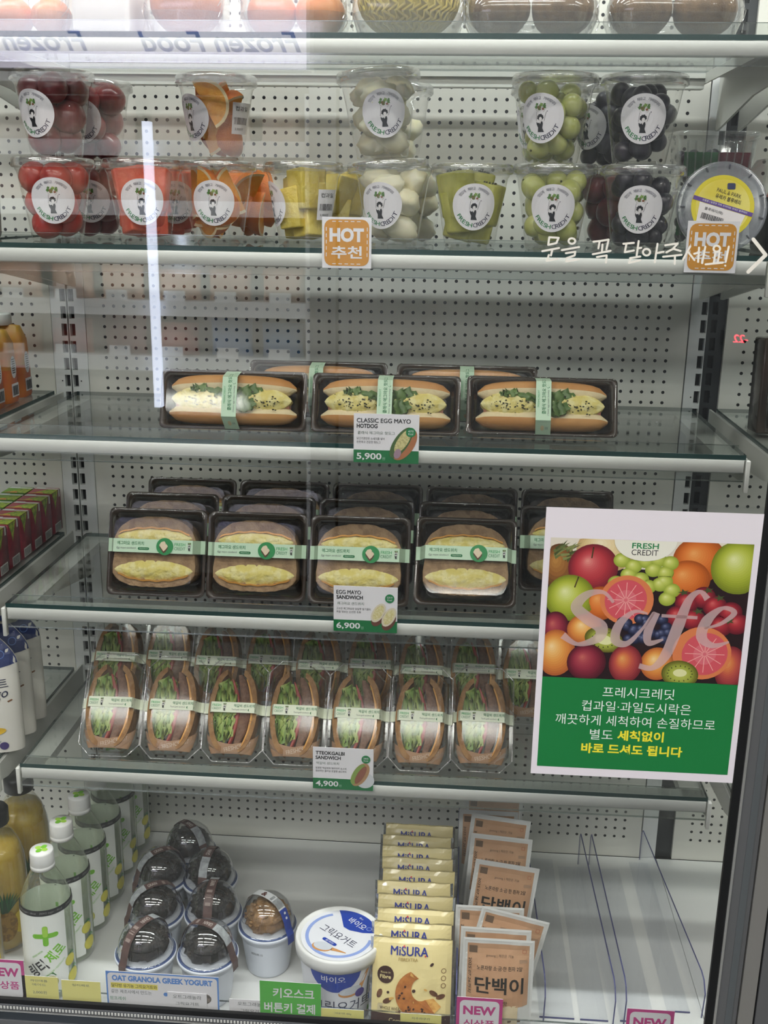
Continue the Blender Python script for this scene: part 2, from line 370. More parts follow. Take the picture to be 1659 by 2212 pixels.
# ------------------------------------------------------------------ glass shelves
EDGEW = clear('guard_bright_edge', (0.75, 0.8, 0.78), 0.3, 0.6, 0.15)
def make_shelf():
    t = thing('glass_shelf', '', 'shelf')
    W2 = 0.4415; yf, yb = -0.328, -0.030
    mb = MB(); th = 0.0055
    x0, x1 = -W2, W2
    mb.add([(x0, yf, 0), (x1, yf, 0), (x1, yb, 0), (x0, yb, 0)], [(0, 1, 2, 3)], SHG)
    mb.add([(x0, yf, -th), (x1, yf, -th), (x1, yb, -th), (x0, yb, -th)], [(3, 2, 1, 0)], SHG)
    mb.add([(x0, yf, -th), (x1, yf, -th), (x1, yf, 0), (x0, yf, 0)], [(0, 1, 2, 3)], SHE)
    mb.add([(x0, yb, -th), (x1, yb, -th), (x1, yb, 0), (x0, yb, 0)], [(3, 2, 1, 0)], SHE)
    mb.add([(x0, yf, -th), (x0, yf, 0), (x0, yb, 0), (x0, yb, -th)], [(0, 1, 2, 3)], SHE)
    mb.add([(x1, yf, -th), (x1, yf, 0), (x1, yb, 0), (x1, yb, -th)], [(3, 2, 1, 0)], SHE)
    mb.build('glass_panel', t)
    mb = MB()
    mb.bbox((-0.440, -0.3285, -0.0215), (0.440, -0.3225, -0.0058), RAIL, 0.0008, 1)
    mb.box((-0.440, -0.3225, -0.0078), (0.440, -0.300, -0.0058), RAIL)
    mb.build('front_rail', t)
    mb = MB(); mb.box((-0.440, -0.3302, -0.0305), (0.440, -0.3288, -0.0200), clear('price_strip_plastic', (0.9, 0.92, 0.91), 0.10, 0.6, 0.12))
    mb.box((-0.440, -0.3312, -0.0308), (0.440, -0.3286, -0.0298), EDGEW); mb.build('price_strip', t)
    mb = MB(); mb.box((-0.432, -0.3278, 0.0003), (0.432, -0.3262, 0.0112), clear('guard_plastic', (0.93, 0.95, 0.94), 0.08, 0.6, 0.05))
    mb.box((-0.432, -0.3280, 0.0110), (0.432, -0.3260, 0.0117), EDGEW); mb.build('front_guard', t)
    for s in (-1, 1):
        mb = MB()
        pts = [(-0.3215, -0.006), (-0.3215, -0.030), (-0.300, -0.036), (-0.18, -0.044), (-0.012, -0.072), (-0.004, -0.072), (-0.004, -0.006)]
        xa, xb = (s * 0.4425, s * 0.4455)
        v = [(xa, y, z) for y, z in pts] + [(xb, y, z) for y, z in pts]; n = len(pts)
        mb.add(v, [list(range(n)), list(range(2 * n - 1, n - 1, -1))] + [(i, (i + 1) % n, n + (i + 1) % n, n + i) for i in range(n)], RAIL)
        mb.box((min(s * 0.413, s * 0.4425), -0.322, -0.0079), (max(s * 0.413, s * 0.4425), -0.03, -0.0058), RAIL)
        mb.box((min(s * 0.413, s * 0.4155), -0.300, -0.018), (max(s * 0.413, s * 0.4155), -0.03, -0.0079), RAIL)
        mb.bbox((s * 0.4445 - 0.0024, -0.3305, -0.044), (s * 0.4445 + 0.0024, -0.3225, -0.0062), RAIL2, 0.0011, 2)   # end tab
        mb.build('side_bracket', t)
    mb = MB(); mb.box((-0.413, -0.052, -0.024), (0.413, -0.030, -0.0058), RAIL); mb.box((-0.413, -0.056, -0.012), (0.413, -0.052, -0.0058), RAIL)
    for x in (-0.39, -0.2, 0.0, 0.2, 0.39):
        mb.ball((x, -0.0525, -0.018), 0.0022, SILVER, 8, 5, (1, 0.5, 1))
    mb.build('rear_rail', t)
    return t
names = ['topmost', 'second', 'third', 'fourth', 'lowest']
what = ['holding wrapped fruit packs', 'holding two tiers of fruit cups', 'holding hotdog packs', 'holding square egg sandwich packs', 'holding upright filled sandwich packs']
left = ['beside the wrapped fruit', 'under beige pouches', 'under orange juice pouches', 'under red juice cartons', 'under white yogurt pouches']
right = ['right of the kiwi packs', 'under a black fruit tray', 'under a brown boxed pack', 'hidden partly by the poster', 'at the poster lower corner']
sh0 = None
for k, z in enumerate((S1, S2, S3, S4, S5)):
    for b in (0, -1, 1):
        lab = ('%s glass shelf of the middle bay, %s' % (names[k], what[k])) if b == 0 else ('%s glass shelf of the %s bay, %s' % (names[k], 'left' if b < 0 else 'right', (left if b < 0 else right)[k]))
        if sh0 is None: sh0 = make_shelf(); o = sh0
        else: o = dup(sh0)
        o.location = (b * BAY, 0, z); o['label'] = lab; o['group'] = 'glass shelves of the chiller'
# ------------------------------------------------------------------ sliding glass door
dr = thing('glass_door', 'closed glass door of the chiller with black edge and grey aluminium frame', 'door', (0, 0, 0))
XL, XR, ZB, ZT = -0.52, 0.4185, -0.8235, 0.62
def slope(x): return 0.0
mb = MB(); mb.box((XL, -0.5, ZB), (XR + 0.008, -0.496, ZT), DOORG); mb.build('glass_pane', dr)
mb = MB(); mb.box((XR, -0.5006, ZB), (XR + 0.0085, -0.4955, ZT), DARK); mb.box((XL, -0.5006, ZB - 0.006), (XR + 0.0085, -0.4955, ZB + 0.0005), DARK); mb.build('gasket', dr)
mb = MB()
mb.box((XR + 0.0085, -0.503, ZB - 0.02), (XR + 0.0112, -0.47, ZT), SILVER)
mb.box((XR + 0.0112, -0.501, ZB - 0.02), (XR + 0.0215, -0.47, ZT), ALU); mb.box((XR + 0.0215, -0.5015, ZB - 0.02), (XR + 0.029, -0.47, ZT), P('frame_cool_grey', '#6d7275', 0.4, 0.5))
mb.box((XR + 0.029, -0.500, ZB - 0.02), (XR + 0.0345, -0.47, ZT), ALU)
mb.build('frame_stile', dr)
mb = MB(); DOT = P('brush_strip_white', '#c9c9c4', 0.6)
mb.box((XL, -0.503, ZB - 0.0118), (XR + 0.0085, -0.4955, ZB - 0.006), P('brush_strip_grey', '#55575a', 0.6))
for k in range(230):
    x = XL + 0.004 * k
    if x < XR + 0.004: mb.box((x, -0.5036, ZB - 0.0106), (x + 0.0022, -0.503, ZB - 0.0070), DOT)
mb.build('brush_strip', dr)
mb = MB()
mb.box((XL, -0.502, ZB - 0.0135), (XR + 0.0112, -0.492, ZB - 0.0118), DARK); mb.box((XL, -0.5035, ZB - 0.0150), (XR + 0.0112, -0.492, ZB - 0.0135), SILVER)
mb.box((XL, -0.503, ZB - 0.0265), (XR + 0.0112, -0.492, ZB - 0.0150), P('frame_dark_grey', '#3b4147', 0.4, 0.4)); mb.box((XL, -0.505, ZB - 0.060), (XR + 0.0345, -0.492, ZB - 0.0265), ALU)
mb.build('frame_rail', dr)
nd = thing('neighbour_door_frame', 'grey aluminium frame of the next door at the right edge', 'door frame', (0, 0, 0))
mb = MB(); mb.box((XR + 0.0355, -0.503, ZB - 0.06), (XR + 0.052, -0.465, ZT), ALU2); mb.build('frame_stile', nd)
mb = MB(); mb.box((XR + 0.0520, -0.500, ZB - 0.06), (XR + 0.0545, -0.465, ZT), DARK); mb.build('gasket', nd)
mb = MB(); mb.box((XR + 0.0545, -0.503, ZB - 0.06), (XR + 0.095, -0.465, ZT), ALU); mb.build('frame_cover', nd)
# ------------------------------------------------------------------ store behind the camera (seen as reflections in the door)
def RX(px, py): return AY(px, py, 1.60)
FZW = P('freezer_white', '#d2d4d8', 0.4)
mb = MB(); mb.box((-1.9, -2.97, -1.2), (-0.33, -2.95, 0.42), P('freezer_back', '#9a9c9e', 0.5)); struct(mb.build('trim_7'))
mb = MB(); mb.box((-1.9, -2.97, -1.26), (-0.25, -2.60, -1.15), P('freezer_base', '#3a3c3f', 0.5)); struct(mb.build('trim_8'))
mb = MB(); mb.box((-0.325, -2.94, -1.14), (-0.25, -2.6, 0.42), P('freezer_side', '#4c4f52', 0.5)); struct(mb.build('trim_9'))
mb = MB(); mb.box((-1.9, -2.97, 0.425), (-0.25, -2.6, 0.45), FZW); struct(mb.build('trim_10'))
for n_, z in zip(('topmost', 'second', 'third', 'fourth', 'lowest'), (0.272, 0.105, -0.185, -0.352, -0.62)):
    t = thing('freezer_shelf', '%s white freezer shelf across the aisle, reflected in the glass door' % n_, 'shelf', (0, 0, z), (0, 0, 0), 'shelves of the reflected freezer')
    mb = MB(); mb.box((-1.9, -2.945, -0.012), (-0.345, -2.655, 0), FZW); mb.build('shelf_board', t)
    mb = MB(); mb.box((-1.9, -2.652, -0.042), (-0.345, -2.645, 0.002), P('price_rail_white', '#f0f2f4', 0.4)); mb.build('price_rail', t)
fz = thing('freezer_door', 'freezer door edge with a bright light strip, reflected at left in the door glass', 'door', (0, 0, 0))
p = RX(312, 300); mb = MB(); mb.box((p.x - 0.010, -2.64, -0.50), (p.x + 0.012, -2.61, 0.322), glow('freezer_led', '#dfe8ff', 5.0)); mb.build('light_strip', fz)
mb = MB(); mb.box((-0.341, -2.64, -1.1), (-0.329, -2.62, 0.40), FZW); mb.build('door_post', fz)
hues = {0: ['#b9a79a', '#c8b8ac'], 1: ['#a4836e', '#9c7a66', '#b08a74'], 2: ['#a8785e', '#9a7460', '#b48a70'], 3: ['#b4564a', '#9a6a60', '#5f94c8', '#4f86c0'], 4: ['#8aa060', '#b58a80']}
rr = random.Random(5)
for zi, z in enumerate((0.272, 0.105, -0.185, -0.352)):
    for k in range(9):
        x = -0.42 - k * 0.165 + rr.uniform(-0.01, 0.01); hh = rr.uniform(0.09, 0.12); c = hues[zi][rr.randrange(len(hues[zi]))] if zi != 3 else (hues[3][2 + k] if k < 2 else hues[3][k % 2])
        mb = MB(); m = P('frozen_bag_' + c[1:], c, 0.3)
        rings = []
        for q, (kx, ky) in enumerate(((1, 0.15), (0.95, 0.8), (0.95, 1), (0.97, 0.7), (1, 0.1))):
            rings.append([(x + px_ * kx, -2.72 + py_ * ky, z + 0.0005 + hh * q / 4) for px_, py_ in rrect(0.13, 0.07, 0.03, 3)])
        mb.loft(rings, m, True, True); tag(mb.build('frozen_food_bag'), 'bagged frozen food on the freezer shelves across the aisle, reflected in the door glass', 'food bag', 'frozen food bags in the reflected freezer')
        if k < 6 and zi > 1:
            mb = MB(); mb.box((x - 0.035, -2.6565, z + 0.0022), (x + 0.030, -2.6545, z + 0.032), P('freezer_tag_white', '#f2f4f6', 0.5)); tag(mb.build('freezer_price_tag'), 'small white price tag on the reflected freezer shelf rail', 'price tag', 'price tags of the reflected freezer')
sg = thing('freezer_sign', 'backlit white sign above the freezer with blue italic words', 'sign', (0, 0, 0))
mb = MB(); mb.box((-1.92, -2.70, 0.46), (-0.325, -2.62, 0.70), P('sign_case', '#c6c8cc', 0.5)); mb.build('sign_case', sg)
mb = MB(); mb.box((-1.90, -2.62, 0.462), (-0.335, -2.612, 0.698), glow('sign_face_light', '#f1ecff', 1.5)); mb.build('lit_face', sg)
a = Art()
blue = P('sign_blue', '#2a3aa8', 0.5)
mb = MB()
p0 = RX(470, 85); 
for px, py in ((470, 88), (10, 85)):
    q = RX(px, py); a = Art(); a.txt('Frozen Food', -q.x, q.z, 0.055, blue, 0, wd=0.46, bold=0.02, shear=0.35)
    mb = MB(); a.put(mb, lambda u, v, h: (-u, -2.6115, v)); mb.build('sign_words', sg)
mb = MB(); p = RX(1595, 729)
a = Art(); a.txt('-22', -p.x, p.z, 0.022, glow('red_digits', '#ff2038', 26.0), 0)
mb.box((p.x - 0.05, -2.6, p.z - 0.02), (p.x + 0.05, -2.57, p.z + 0.02), P('display_case_dark', '#232427', 0.5))
a.put(mb, lambda u, v, h: (-u, -2.5695, v)); tag(mb.build('thermometer_display'), 'small freezer temperature display with red digits, mirrored in the right of the door', 'display')
mb = MB(); mb.box((-0.24, -2.97, -1.26), (1.9, -2.6, 0.45), P('chest_grey', '#5d6063', 0.5)); tag(mb.build('dark_freezer'), 'dark grey freezer front across the aisle right of the lit freezer', 'freezer')
for k, (x, y) in enumerate(FIX):
    mb = MB(); mb.box((x - 0.62, y - 0.07, 1.392), (x + 0.62, y + 0.07, 1.42), WHITE); tag(mb.build('ceiling_lamp_housing'), 'long white tube lamp on the store ceiling behind the viewer', 'lamp', 'tube lamps of the store ceiling')
# ------------------------------------------------------------------ round shop sticker (woman lifting a salad bowl)
SKIN = P('sticker_skin', '#e9e4e4', 0.6); STK = P('sticker_white', '#ece8ec', 0.45); NAVY = P('sticker_navy', '#2a2746', 0.6)
LEAF = P('sticker_leaf', '#4f7a35', 0.6); LEAF2 = P('sticker_leaf_light', '#7fa04a', 0.6); TOM = P('sticker_red', '#8a4a32', 0.6); BOWL = P('sticker_bowl', '#c9c6c2', 0.6)
def figure_art():
    a = Art()
    a.poly([(-0.20, 0.36), (0.24, 0.36), (0.17, 0.25), (-0.12, 0.25)], BOWL, 1)
    for x, y, r, m in ((-0.16, 0.45, 0.09, LEAF), (0.18, 0.46, 0.10, LEAF), (-0.05, 0.42, 0.10, TOM), (0.06, 0.54, 0.10, LEAF2), (0.0, 0.47, 0.08, LEAF), (-0.13, 0.56, 0.07, LEAF), (0.10, 0.45, 0.055, PAPER), (0.2, 0.56, 0.06, LEAF), (-0.02, 0.38, 0.08, LEAF), (0.13, 0.38, 0.07, TOM)):
        a.poly([(x + r * (1 if k % 2 else 0.6) * math.cos(k * PI / 5), y + r * (1 if k % 2 else 0.6) * math.sin(k * PI / 5)) for k in range(10)], m, 2)
    a.poly([(-0.145, 0.27), (-0.10, 0.27), (-0.105, -0.02), (-0.13, -0.16), (-0.18, -0.12)], SKIN, 1); a.poly([(0.225, 0.27), (0.265, 0.26), (0.175, -0.10), (0.10, -0.16), (0.11, -0.05)], SKIN, 1)
    a.stroke([(-0.15, 0.26), (-0.185, -0.11)], 0.014, NAVY, 2, False); a.stroke([(0.27, 0.26), (0.18, -0.10)], 0.014, NAVY, 2, False)
    a.ell(0.01, 0.02, 0.115, 0.115, INK, 2, 14)
    for x, y, r in ((-0.08, 0.07, 0.05), (-0.03, 0.12, 0.05), (0.04, 0.13, 0.05), (0.10, 0.08, 0.05), (-0.10, 0.0, 0.04), (0.12, 0.02, 0.04)): a.ell(x, y, r, r, INK, 3, 8)
    a.ell(0.02, -0.03, 0.068, 0.085, SKIN, 4, 12)
    a.poly([(-0.17, -0.14), (-0.10, -0.20), (0.0, -0.16), (0.10, -0.12), (0.13, -0.22), (0.10, -0.40), (0.18, -0.56), (-0.12, -0.56), (-0.10, -0.38), (-0.17, -0.24)], INK, 3)
    a.poly([(-0.07, -0.10), (0.06, -0.10), (0.0, -0.24)], SKIN, 4)
    a.ell(0.31, 0.28, 0.022, 0.022, NAVY, 2, 6)
    return a
FIG = figure_art()
def sticker_art():
    a = Art(); a.ell(0, 0, 1, 1, STK, 0, 40, 0, 5); a.merge(FIG, -0.02, 0.0, 0.98)
    a.arc('맛있게 채우고 가벼워지자', 0.795, 143, 42, 0.135, NAVY, 2, 0.0, False, '맛', 0.9)
    a.arc('FRESH', 0.775, 202, 265, 0.185, P('sticker_green', '#2c7d46', 0.6), 2, 0.012, True, 'H', 1.3); a.arc('CREDIT', 0.775, 271, 340, 0.185, NAVY, 2, 0.0, True, 'H', 1.3)
    return a
STICK = sticker_art()
# ------------------------------------------------------------------ fruit cups
CH, RT, RB = 0.0905, 0.0440, 0.0290
def cup_r(z): return RB + (RT - RB) * z / CH
FRUIT = {
 'red': P('red_fruit_skin', '#b03a34', 0.25, n=(60, '#c8564a', 0.4, 0.7), coat=0.3), 'dred': P('dark_red_fruit_skin', '#6e2328', 0.28, n=(60, '#8a3434', 0.4, 0.7), coat=0.3),
 'wm': P('watermelon_flesh', '#dd5a42', 0.4, n=(90, '#e8795c', 0.35, 0.7), bump=(300, 0.3)),
 'peel': P('orange_peel', '#e8852c', 0.4, n=(90, '#dd701c', 0.3, 0.7), bump=(700, 0.5)), 'pith': P('orange_pith', '#f2dcae', 0.6), 'flesh': P('orange_flesh', '#ee9a2e', 0.35, n=(120, '#f4b04c', 0.35, 0.7), bump=(350, 0.4)),
 'pine': P('pineapple_flesh', '#e2c544', 0.4, n=(70, '#efdc78', 0.3, 0.7), bump=(260, 0.5)),
 'melon': P('pale_melon_flesh', '#efe6bc', 0.4, n=(40, '#f6f1da', 0.3, 0.7), sss=0.15),
 'kiwi': P('kiwi_flesh', '#a3a23c', 0.35, n=(50, '#c2bf5c', 0.35, 0.65), bump=(200, 0.3)), 'kiwid': P('kiwi_seed_zone', '#3c3a20', 0.5),
 'ggrape': P('green_grape_skin', '#bcc068', 0.25, n=(40, '#d0d28e', 0.35, 0.7), coat=0.3, sss=0.25), 'dgrape': P('dark_grape_skin', '#23222c', 0.3, n=(60, '#3c3440', 0.4, 0.75), coat=0.2),
 'stem': P('grape_stem', '#4a4a24', 0.7)}
def pack(n, r, seed, z1=CH - 0.006, it=160):
    g = random.Random(seed); P_ = []
    for k in range(n):
        z = r * 0.9 + (z1 - r * 1.6) * k / max(1, n - 1); a = g.uniform(0, 2 * PI); q = max(0.002, cup_r(z) - r) * math.sqrt(g.random())
        P_.append(Vector((q * math.cos(a), q * math.sin(a), z)))
    for _ in range(it):
        for i in range(n):
            for j in range(i + 1, n):
                d = P_[i] - P_[j]; l = d.length or 1e-6
                if l < 1.86 * r: d *= (1.86 * r - l) / l * 0.5; P_[i] += d; P_[j] -= d
        for p in P_:
            p.z = min(max(p.z, r * 0.95), z1 - r * 0.6); m = max(0.001, cup_r(p.z) - r * 1.04); l = math.hypot(p.x, p.y)
            if l > m: p.x *= m / l; p.y *= m / l
    return P_
PIECE = {}
def piece(kind):
    """one mesh of each sort of fruit piece, centred on its own origin"""
    if kind in PIECE: return PIECE[kind]
    mb = MB()
    if kind in ('red', 'dred'): mb.ball((0, 0, 0), 0.0185, FRUIT[kind], 20, 12, (1, 1, 0.95), 0.04)
    elif kind == 'ggrape':
        mb.ball((0, 0, 0), 0.0125, FRUIT[kind], 18, 11, (1, 1, 1.1), 0.03); mb.ball((0, 0, 0.0136), 0.0014, FRUIT['stem'], 6, 4)
    elif kind == 'dgrape': mb.ball((0, 0, 0), 0.0112, FRUIT[kind], 16, 10, (1, 1, 1.12), 0.04)
    elif kind == 'orange':
        R = 0.034; n = 10; m = 8; H = math.radians(38)
        outer = [[(R * math.cos(-PI / 2 + PI * j / m) * math.cos(-H + 2 * H * i / n), R * math.cos(-PI / 2 + PI * j / m) * math.sin(-H + 2 * H * i / n), R * math.sin(-PI / 2 + PI * j / m)) for i in range(n + 1)] for j in range(m + 1)]
        mb.loft(outer, FRUIT['peel'], False, False, True, None, False)
        for s in (-1, 1):
            def pt(rr, j): t = -PI / 2 + PI * j / 16; return (rr * math.cos(t) * math.cos(H * s), rr * math.cos(t) * math.sin(H * s), rr * math.sin(t))
            o = [pt(R, j) for j in range(17)]; i1 = [pt(R * 0.88, j) for j in range(17)]
            f = [(j, j + 1, 18 + j, 17 + j) if s < 0 else (17 + j, 18 + j, j + 1, j) for j in range(16)]
            mb.add(o + i1, f, FRUIT['pith'])
            mb.add(i1 + [(0, 0, 0)], [(j, j + 1, 17) if s < 0 else (17, j + 1, j) for j in range(16)], FRUIT['flesh'])
    elif kind in ('wm', 'pine', 'kiwi'):
        d = {'wm': (0.019, 0.016, 0.026), 'pine': (0.0155, 0.0135, 0.024), 'kiwi': (0.016, 0.013, 0.024)}[kind]
        mb.bbox((-d[0], -d[1], -d[2]), d, FRUIT[kind], 0.003 if kind != 'pine' else 0.002, 2)
        g = random.Random(3)
        for i, v in enumerate(mb.v):
            q = Vector(v); mb.v[i] = tuple(q + Vector((0.0025 * mnoise.noise(q * 70), 0.0025 * mnoise.noise(q * 60 + Vector((5, 0, 0))), 0.003 * mnoise.noise(q * 50 + Vector((0, 9, 0))))))
        if kind == 'kiwi':
            for k in range(12): mb.ball((0.008 * math.cos(k * PI / 6), 0.006 * math.sin(k * PI / 6), 0.0238), 0.0013, FRUIT['kiwid'], 5, 4)
    elif kind == 'melon':
        mb.ball((0, 0, 0), 0.022, FRUIT['melon'], 16, 10, (1.10, 0.72, 0.66), 0.27, 66, 4)
    PIECE[kind] = mb; return mb
PNAME = {'red': 'red_fruit', 'dred': 'red_fruit', 'wm': 'watermelon_chunk', 'orange': 'orange_wedge', 'pine': 'pineapple_chunk', 'melon': 'melon_chunk', 'kiwi': 'kiwi_chunk', 'ggrape': 'grape', 'dgrape': 'grape'}
PN = {'red': (9, 0.0178), 'dred': (9, 0.0178), 'wm': (8, 0.0185), 'orange': (9, 0.0180), 'pine': (7, 0.0178), 'melon': (10, 0.0165), 'kiwi': (8, 0.017), 'ggrape': (19, 0.0123), 'dgrape': (24, 0.0112)}
PMESH = {}
class Piece:
    def __init__(s, mb):
        o = mb.build('piece'); s.data = o.data; s.data_v = mb.v[::max(1, len(mb.v) // 44)]; bpy.data.objects.remove(o)
CUPM = {}
def cup_meshes():
    mb = MB(); mb.lathe([(0.0, 0.004), (RB - 0.006, 0.004), (RB - 0.003, 0.0), (RB, 0.001)] + [(cup_r(z), z) for z in (0.004, 0.02, 0.04, 0.06, 0.078)] + [(cup_r(0.080) + 0.0012, 0.080), (cup_r(0.084) + 0.0012, 0.0845), (RT, 0.086), (RT + 0.0015, CH)], CLEAR, 40, ripple=lambda t, z: 0.0006 * math.sin(t * 2 * PI * 20) if z < 0.002 else 0.0)
    CUPM['cup'] = mb.build('cup').data
    mb = MB(); mb.lathe([(RT + 0.0022, CH - 0.008), (RT + 0.0036, CH - 0.0065), (RT + 0.0030, CH + 0.0015), (RT + 0.0012, CH + 0.0032), (RT - 0.002, CH + 0.003), (RT - 0.0035, CH - 0.0005), (RT - 0.008, CH + 0.0002), (0.02, CH + 0.0006), (0.0, CH + 0.0006)], clear('cup_lid_plastic', (0.94, 0.94, 0.94), 0.16, 0.8, 0.12, 2.0, 0.07), 48, ripple=lambda t, z: 0.0005 * math.sin(t * 2 * PI * 36) if z < CH - 0.004 else 0.0)
    CUPM['lid'] = mb.build('lid').data
    mb = MB(); zc = 0.046; R = cup_r(zc) + 0.0009; k = (RT - RB) / CH
    STICK.put(mb, lambda u, v, h: ((R + k * v * 0.0256 + h) * math.sin(u * 0.0256 / R), -(R + k * v * 0.0256 + h) * math.cos(u * 0.0256 / R), zc + v * 0.0256), 0.00012)
    CUPM['sticker'] = mb.build('sticker').data
    a = Art(); a.rect(-0.014, -0.017, 0.014, 0.017, PAPER, 0, 6, 1); a.txt('컵과일', -0.001, 0.0105, 0.005, INK, 1, wd=0.019, bold=0.01)
    g = random.Random(2); x = -0.011
    while x < 0.010: wd = g.choice((0.0005, 0.0009, 0.0013)); a.rect(x, -0.0065, x + wd, 0.001, INK, 1); x += wd + g.choice((0.0005, 0.0009))
    a.txt('3,900원', -0.003, -0.0115, 0.0035, INK, 1, wd=0.014)
    mb = MB(); a.put(mb, lambda u, v, h: ((R + k * v + h) * math.sin(u / R), -(R + k * v + h) * math.cos(u / R), zc + v), 0.00015); CUPM['tag'] = mb.build('price_tag').data
    for o in list(COL.objects):
        if o.name in ('cup', 'lid', 'sticker', 'price_tag'): bpy.data.objects.remove(o)
cup_meshes()
def child(name, mesh, parent, rot=(0, 0, 0), loc=(0, 0, 0), lab=None):
    o = bpy.data.objects.new(name, mesh); COL.objects.link(o); o.parent = parent; o.rotation_euler = rot; o.location = loc
    if lab: o['label'] = lab
    return o
def fruit_cup(kind, label, x, y, z, yaw=0, tilt=0, group='fruit cups on the second shelf', tagyaw=None, seed=1, n=None, top=None, lidtilt=0, dz=0):
    t = thing('fruit_cup', label, 'fruit cup', (x, y, z), (0, math.radians(tilt), 0), group)
    child('cup', CUPM['cup'], t); child('lid', CUPM['lid'], t, (0, math.radians(lidtilt), 0), (0, 0, dz))
    fa = math.degrees(math.atan2(CAM.x - x, y - CAM.y))                    # the turn that faces the aisle where the viewer stands
    if yaw is not None: yaw = yaw + fa * 0.85; child('sticker', CUPM['sticker'], t, (0, 0, math.radians(yaw)), (0, 0, 0), 'round white sticker with green and navy words')
    if tagyaw is not None: tagyaw += fa * 0.85; child('price_tag', CUPM['tag'], t, (0, 0, math.radians(tagyaw)), (0, 0, 0), 'white barcode tag')
    if kind not in PMESH: PMESH[kind] = Piece(piece(kind))
    src = PMESH[kind]; g = random.Random(seed * 7 + 1); cnt, r = PN[kind]
    for p in pack(n or cnt, r, seed, top or CH - 0.004):
        blk = (g.uniform(-0.25, 0.25), g.uniform(-0.25, 0.25), g.uniform(0, 6.28)) if kind in ('wm', 'pine', 'kiwi') else (g.uniform(0, 6.28), g.uniform(-1, 1), g.uniform(0, 6.28))
        if kind == 'melon': blk = (g.uniform(-0.6, 0.6), g.uniform(-0.5, 0.5), g.uniform(0, 6.28))
        sc = g.uniform(0.92, 1.06)
        if kind == 'orange':
            a = math.atan2(p.y, p.x); blk = (g.uniform(-0.7, 0.7), g.uniform(-0.6, 0.6), a + g.choice((0, 1.6, -1.6, 2.3, -2.3, 3.1)) + g.uniform(-0.3, 0.3)); sc *= 0.9
            p = p - Vector((math.cos(blk[2]), math.sin(blk[2]), 0)) * 0.016
        rm = Matrix.Rotation(blk[2], 3, 'Z') @ Matrix.Rotation(blk[1], 3, 'Y') @ Matrix.Rotation(blk[0], 3, 'X'); zt = (top or CH) - 0.003
        q0 = [rm @ Vector(v) for v in src.data_v]
        for _ in range(14):                                   # keep the piece inside the cup wall
            ex = Vector((0, 0, 0)); worst = 0; hi = max(v.z for v in q0) * sc + p.z; lo = min(v.z for v in q0) * sc + p.z
            if hi > zt: p.z -= hi - zt
            if lo < 0.0052: p.z += 0.0052 - lo
            for v in q0:
                x, y_, z_ = p.x + v.x * sc, p.y + v.y * sc, p.z + v.z * sc
                o_ = math.hypot(x, y_) - (cup_r(min(max(z_, 0), CH)) - 0.0012)
                if o_ > worst: worst = o_; ex = Vector((x, y_, 0)).normalized() * o_
            if worst > 0: p -= ex * 0.9
        while sc > 0.5 and any(math.hypot(p.x + v.x * sc, p.y + v.y * sc) > cup_r(min(max(p.z + v.z * sc, 0), CH)) - 0.0004 for v in q0): sc *= 0.96
        o = child(PNAME[kind], src.data, t, blk, tuple(p)); o.scale = (sc, sc, sc)
    return t
def cx(px, y): return AY(px, 352, y).x
Z2 = S2; ZT2 = S2 + CH + 0.0034
def bot(kind, label, px, y, **k): return fruit_cup(kind, label, AY(px, 440, y).x, y, Z2, **k)
def top(kind, label, px, y, **k): return fruit_cup(kind, label, AY(px, 240, y).x, y, ZT2, **k)
bot('red', 'clear cup of round red fruit at far left, under the stacked dark red cup', 121, -0.262, yaw=-2, seed=3)
bot('wm', 'clear cup of red watermelon chunks on the lower tier', 312, -0.255, yaw=-2, seed=4)
bot('orange', 'clear cup of orange wedges on the lower tier, under another orange cup', 470, -0.225, yaw=-6, seed=9)
bot('pine', 'clear cup of yellow pineapple chunks, sticker turned to its left side', 656, -0.232, yaw=-72, tagyaw=48, seed=6)
bot('melon', 'clear cup of pale melon chunks on the lower tier, beside the orange HOT tag', 848, -0.25, yaw=-22, seed=2, lidtilt=-4, dz=0.0022)
bot('kiwi', 'clear cup of green kiwi chunks with nothing stacked on it', 1017, -0.24, yaw=6, seed=5)
bot('ggrape', 'clear cup of green grapes on the lower tier, under another grape cup', 1195, -0.262, yaw=-1, seed=8)
bot('dgrape', 'clear cup of dark grapes on the lower tier, left of the round blueberry tub', 1384, -0.262, yaw=-2, seed=12)
top('dred', 'clear cup of dark red fruit stacked on top at far left, sticker turned left', 117, -0.258, yaw=-36, seed=13)
top('orange', 'clear cup of orange wedges stacked on top of the other orange cup', 469, -0.226, yaw=-52, tagyaw=50, seed=14)
top('melon', 'clear cup of pale melon chunks stacked on top, leaning to the left', 828, -0.25, yaw=8, tilt=-4, seed=22, dz=0).location.z += 0.004
top('ggrape', 'clear cup of green grapes stacked on top of the other green grape cup', 1196, -0.262, yaw=-22, seed=18)
top('dgrape', 'clear cup of dark grapes stacked on top of the lower dark grape cup', 1388, -0.262, yaw=1, seed=19)
BK = 'fruit cups in the back row of the second shelf'
bot('dred', 'clear cup of dark red fruit in the back row behind the lower red cup', 208, -0.155, yaw=-10, seed=21, group=BK)
bot('wm', 'clear cup of watermelon chunks in the back row, between the watermelon and orange cups', 372, -0.15, yaw=8, seed=24, group=BK)
bot('orange', 'clear cup of orange wedges in the back row right of the front orange cup', 543, -0.12, yaw=None, seed=25, group=BK)
bot('pine', 'clear cup of pineapple chunks in the back row behind the orange HOT tag', 728, -0.125, yaw=None, seed=26, group=BK)
bot('melon', 'clear cup of pale melon chunks in the back row of the lower tier', 888, -0.145, yaw=None, seed=27, group=BK)
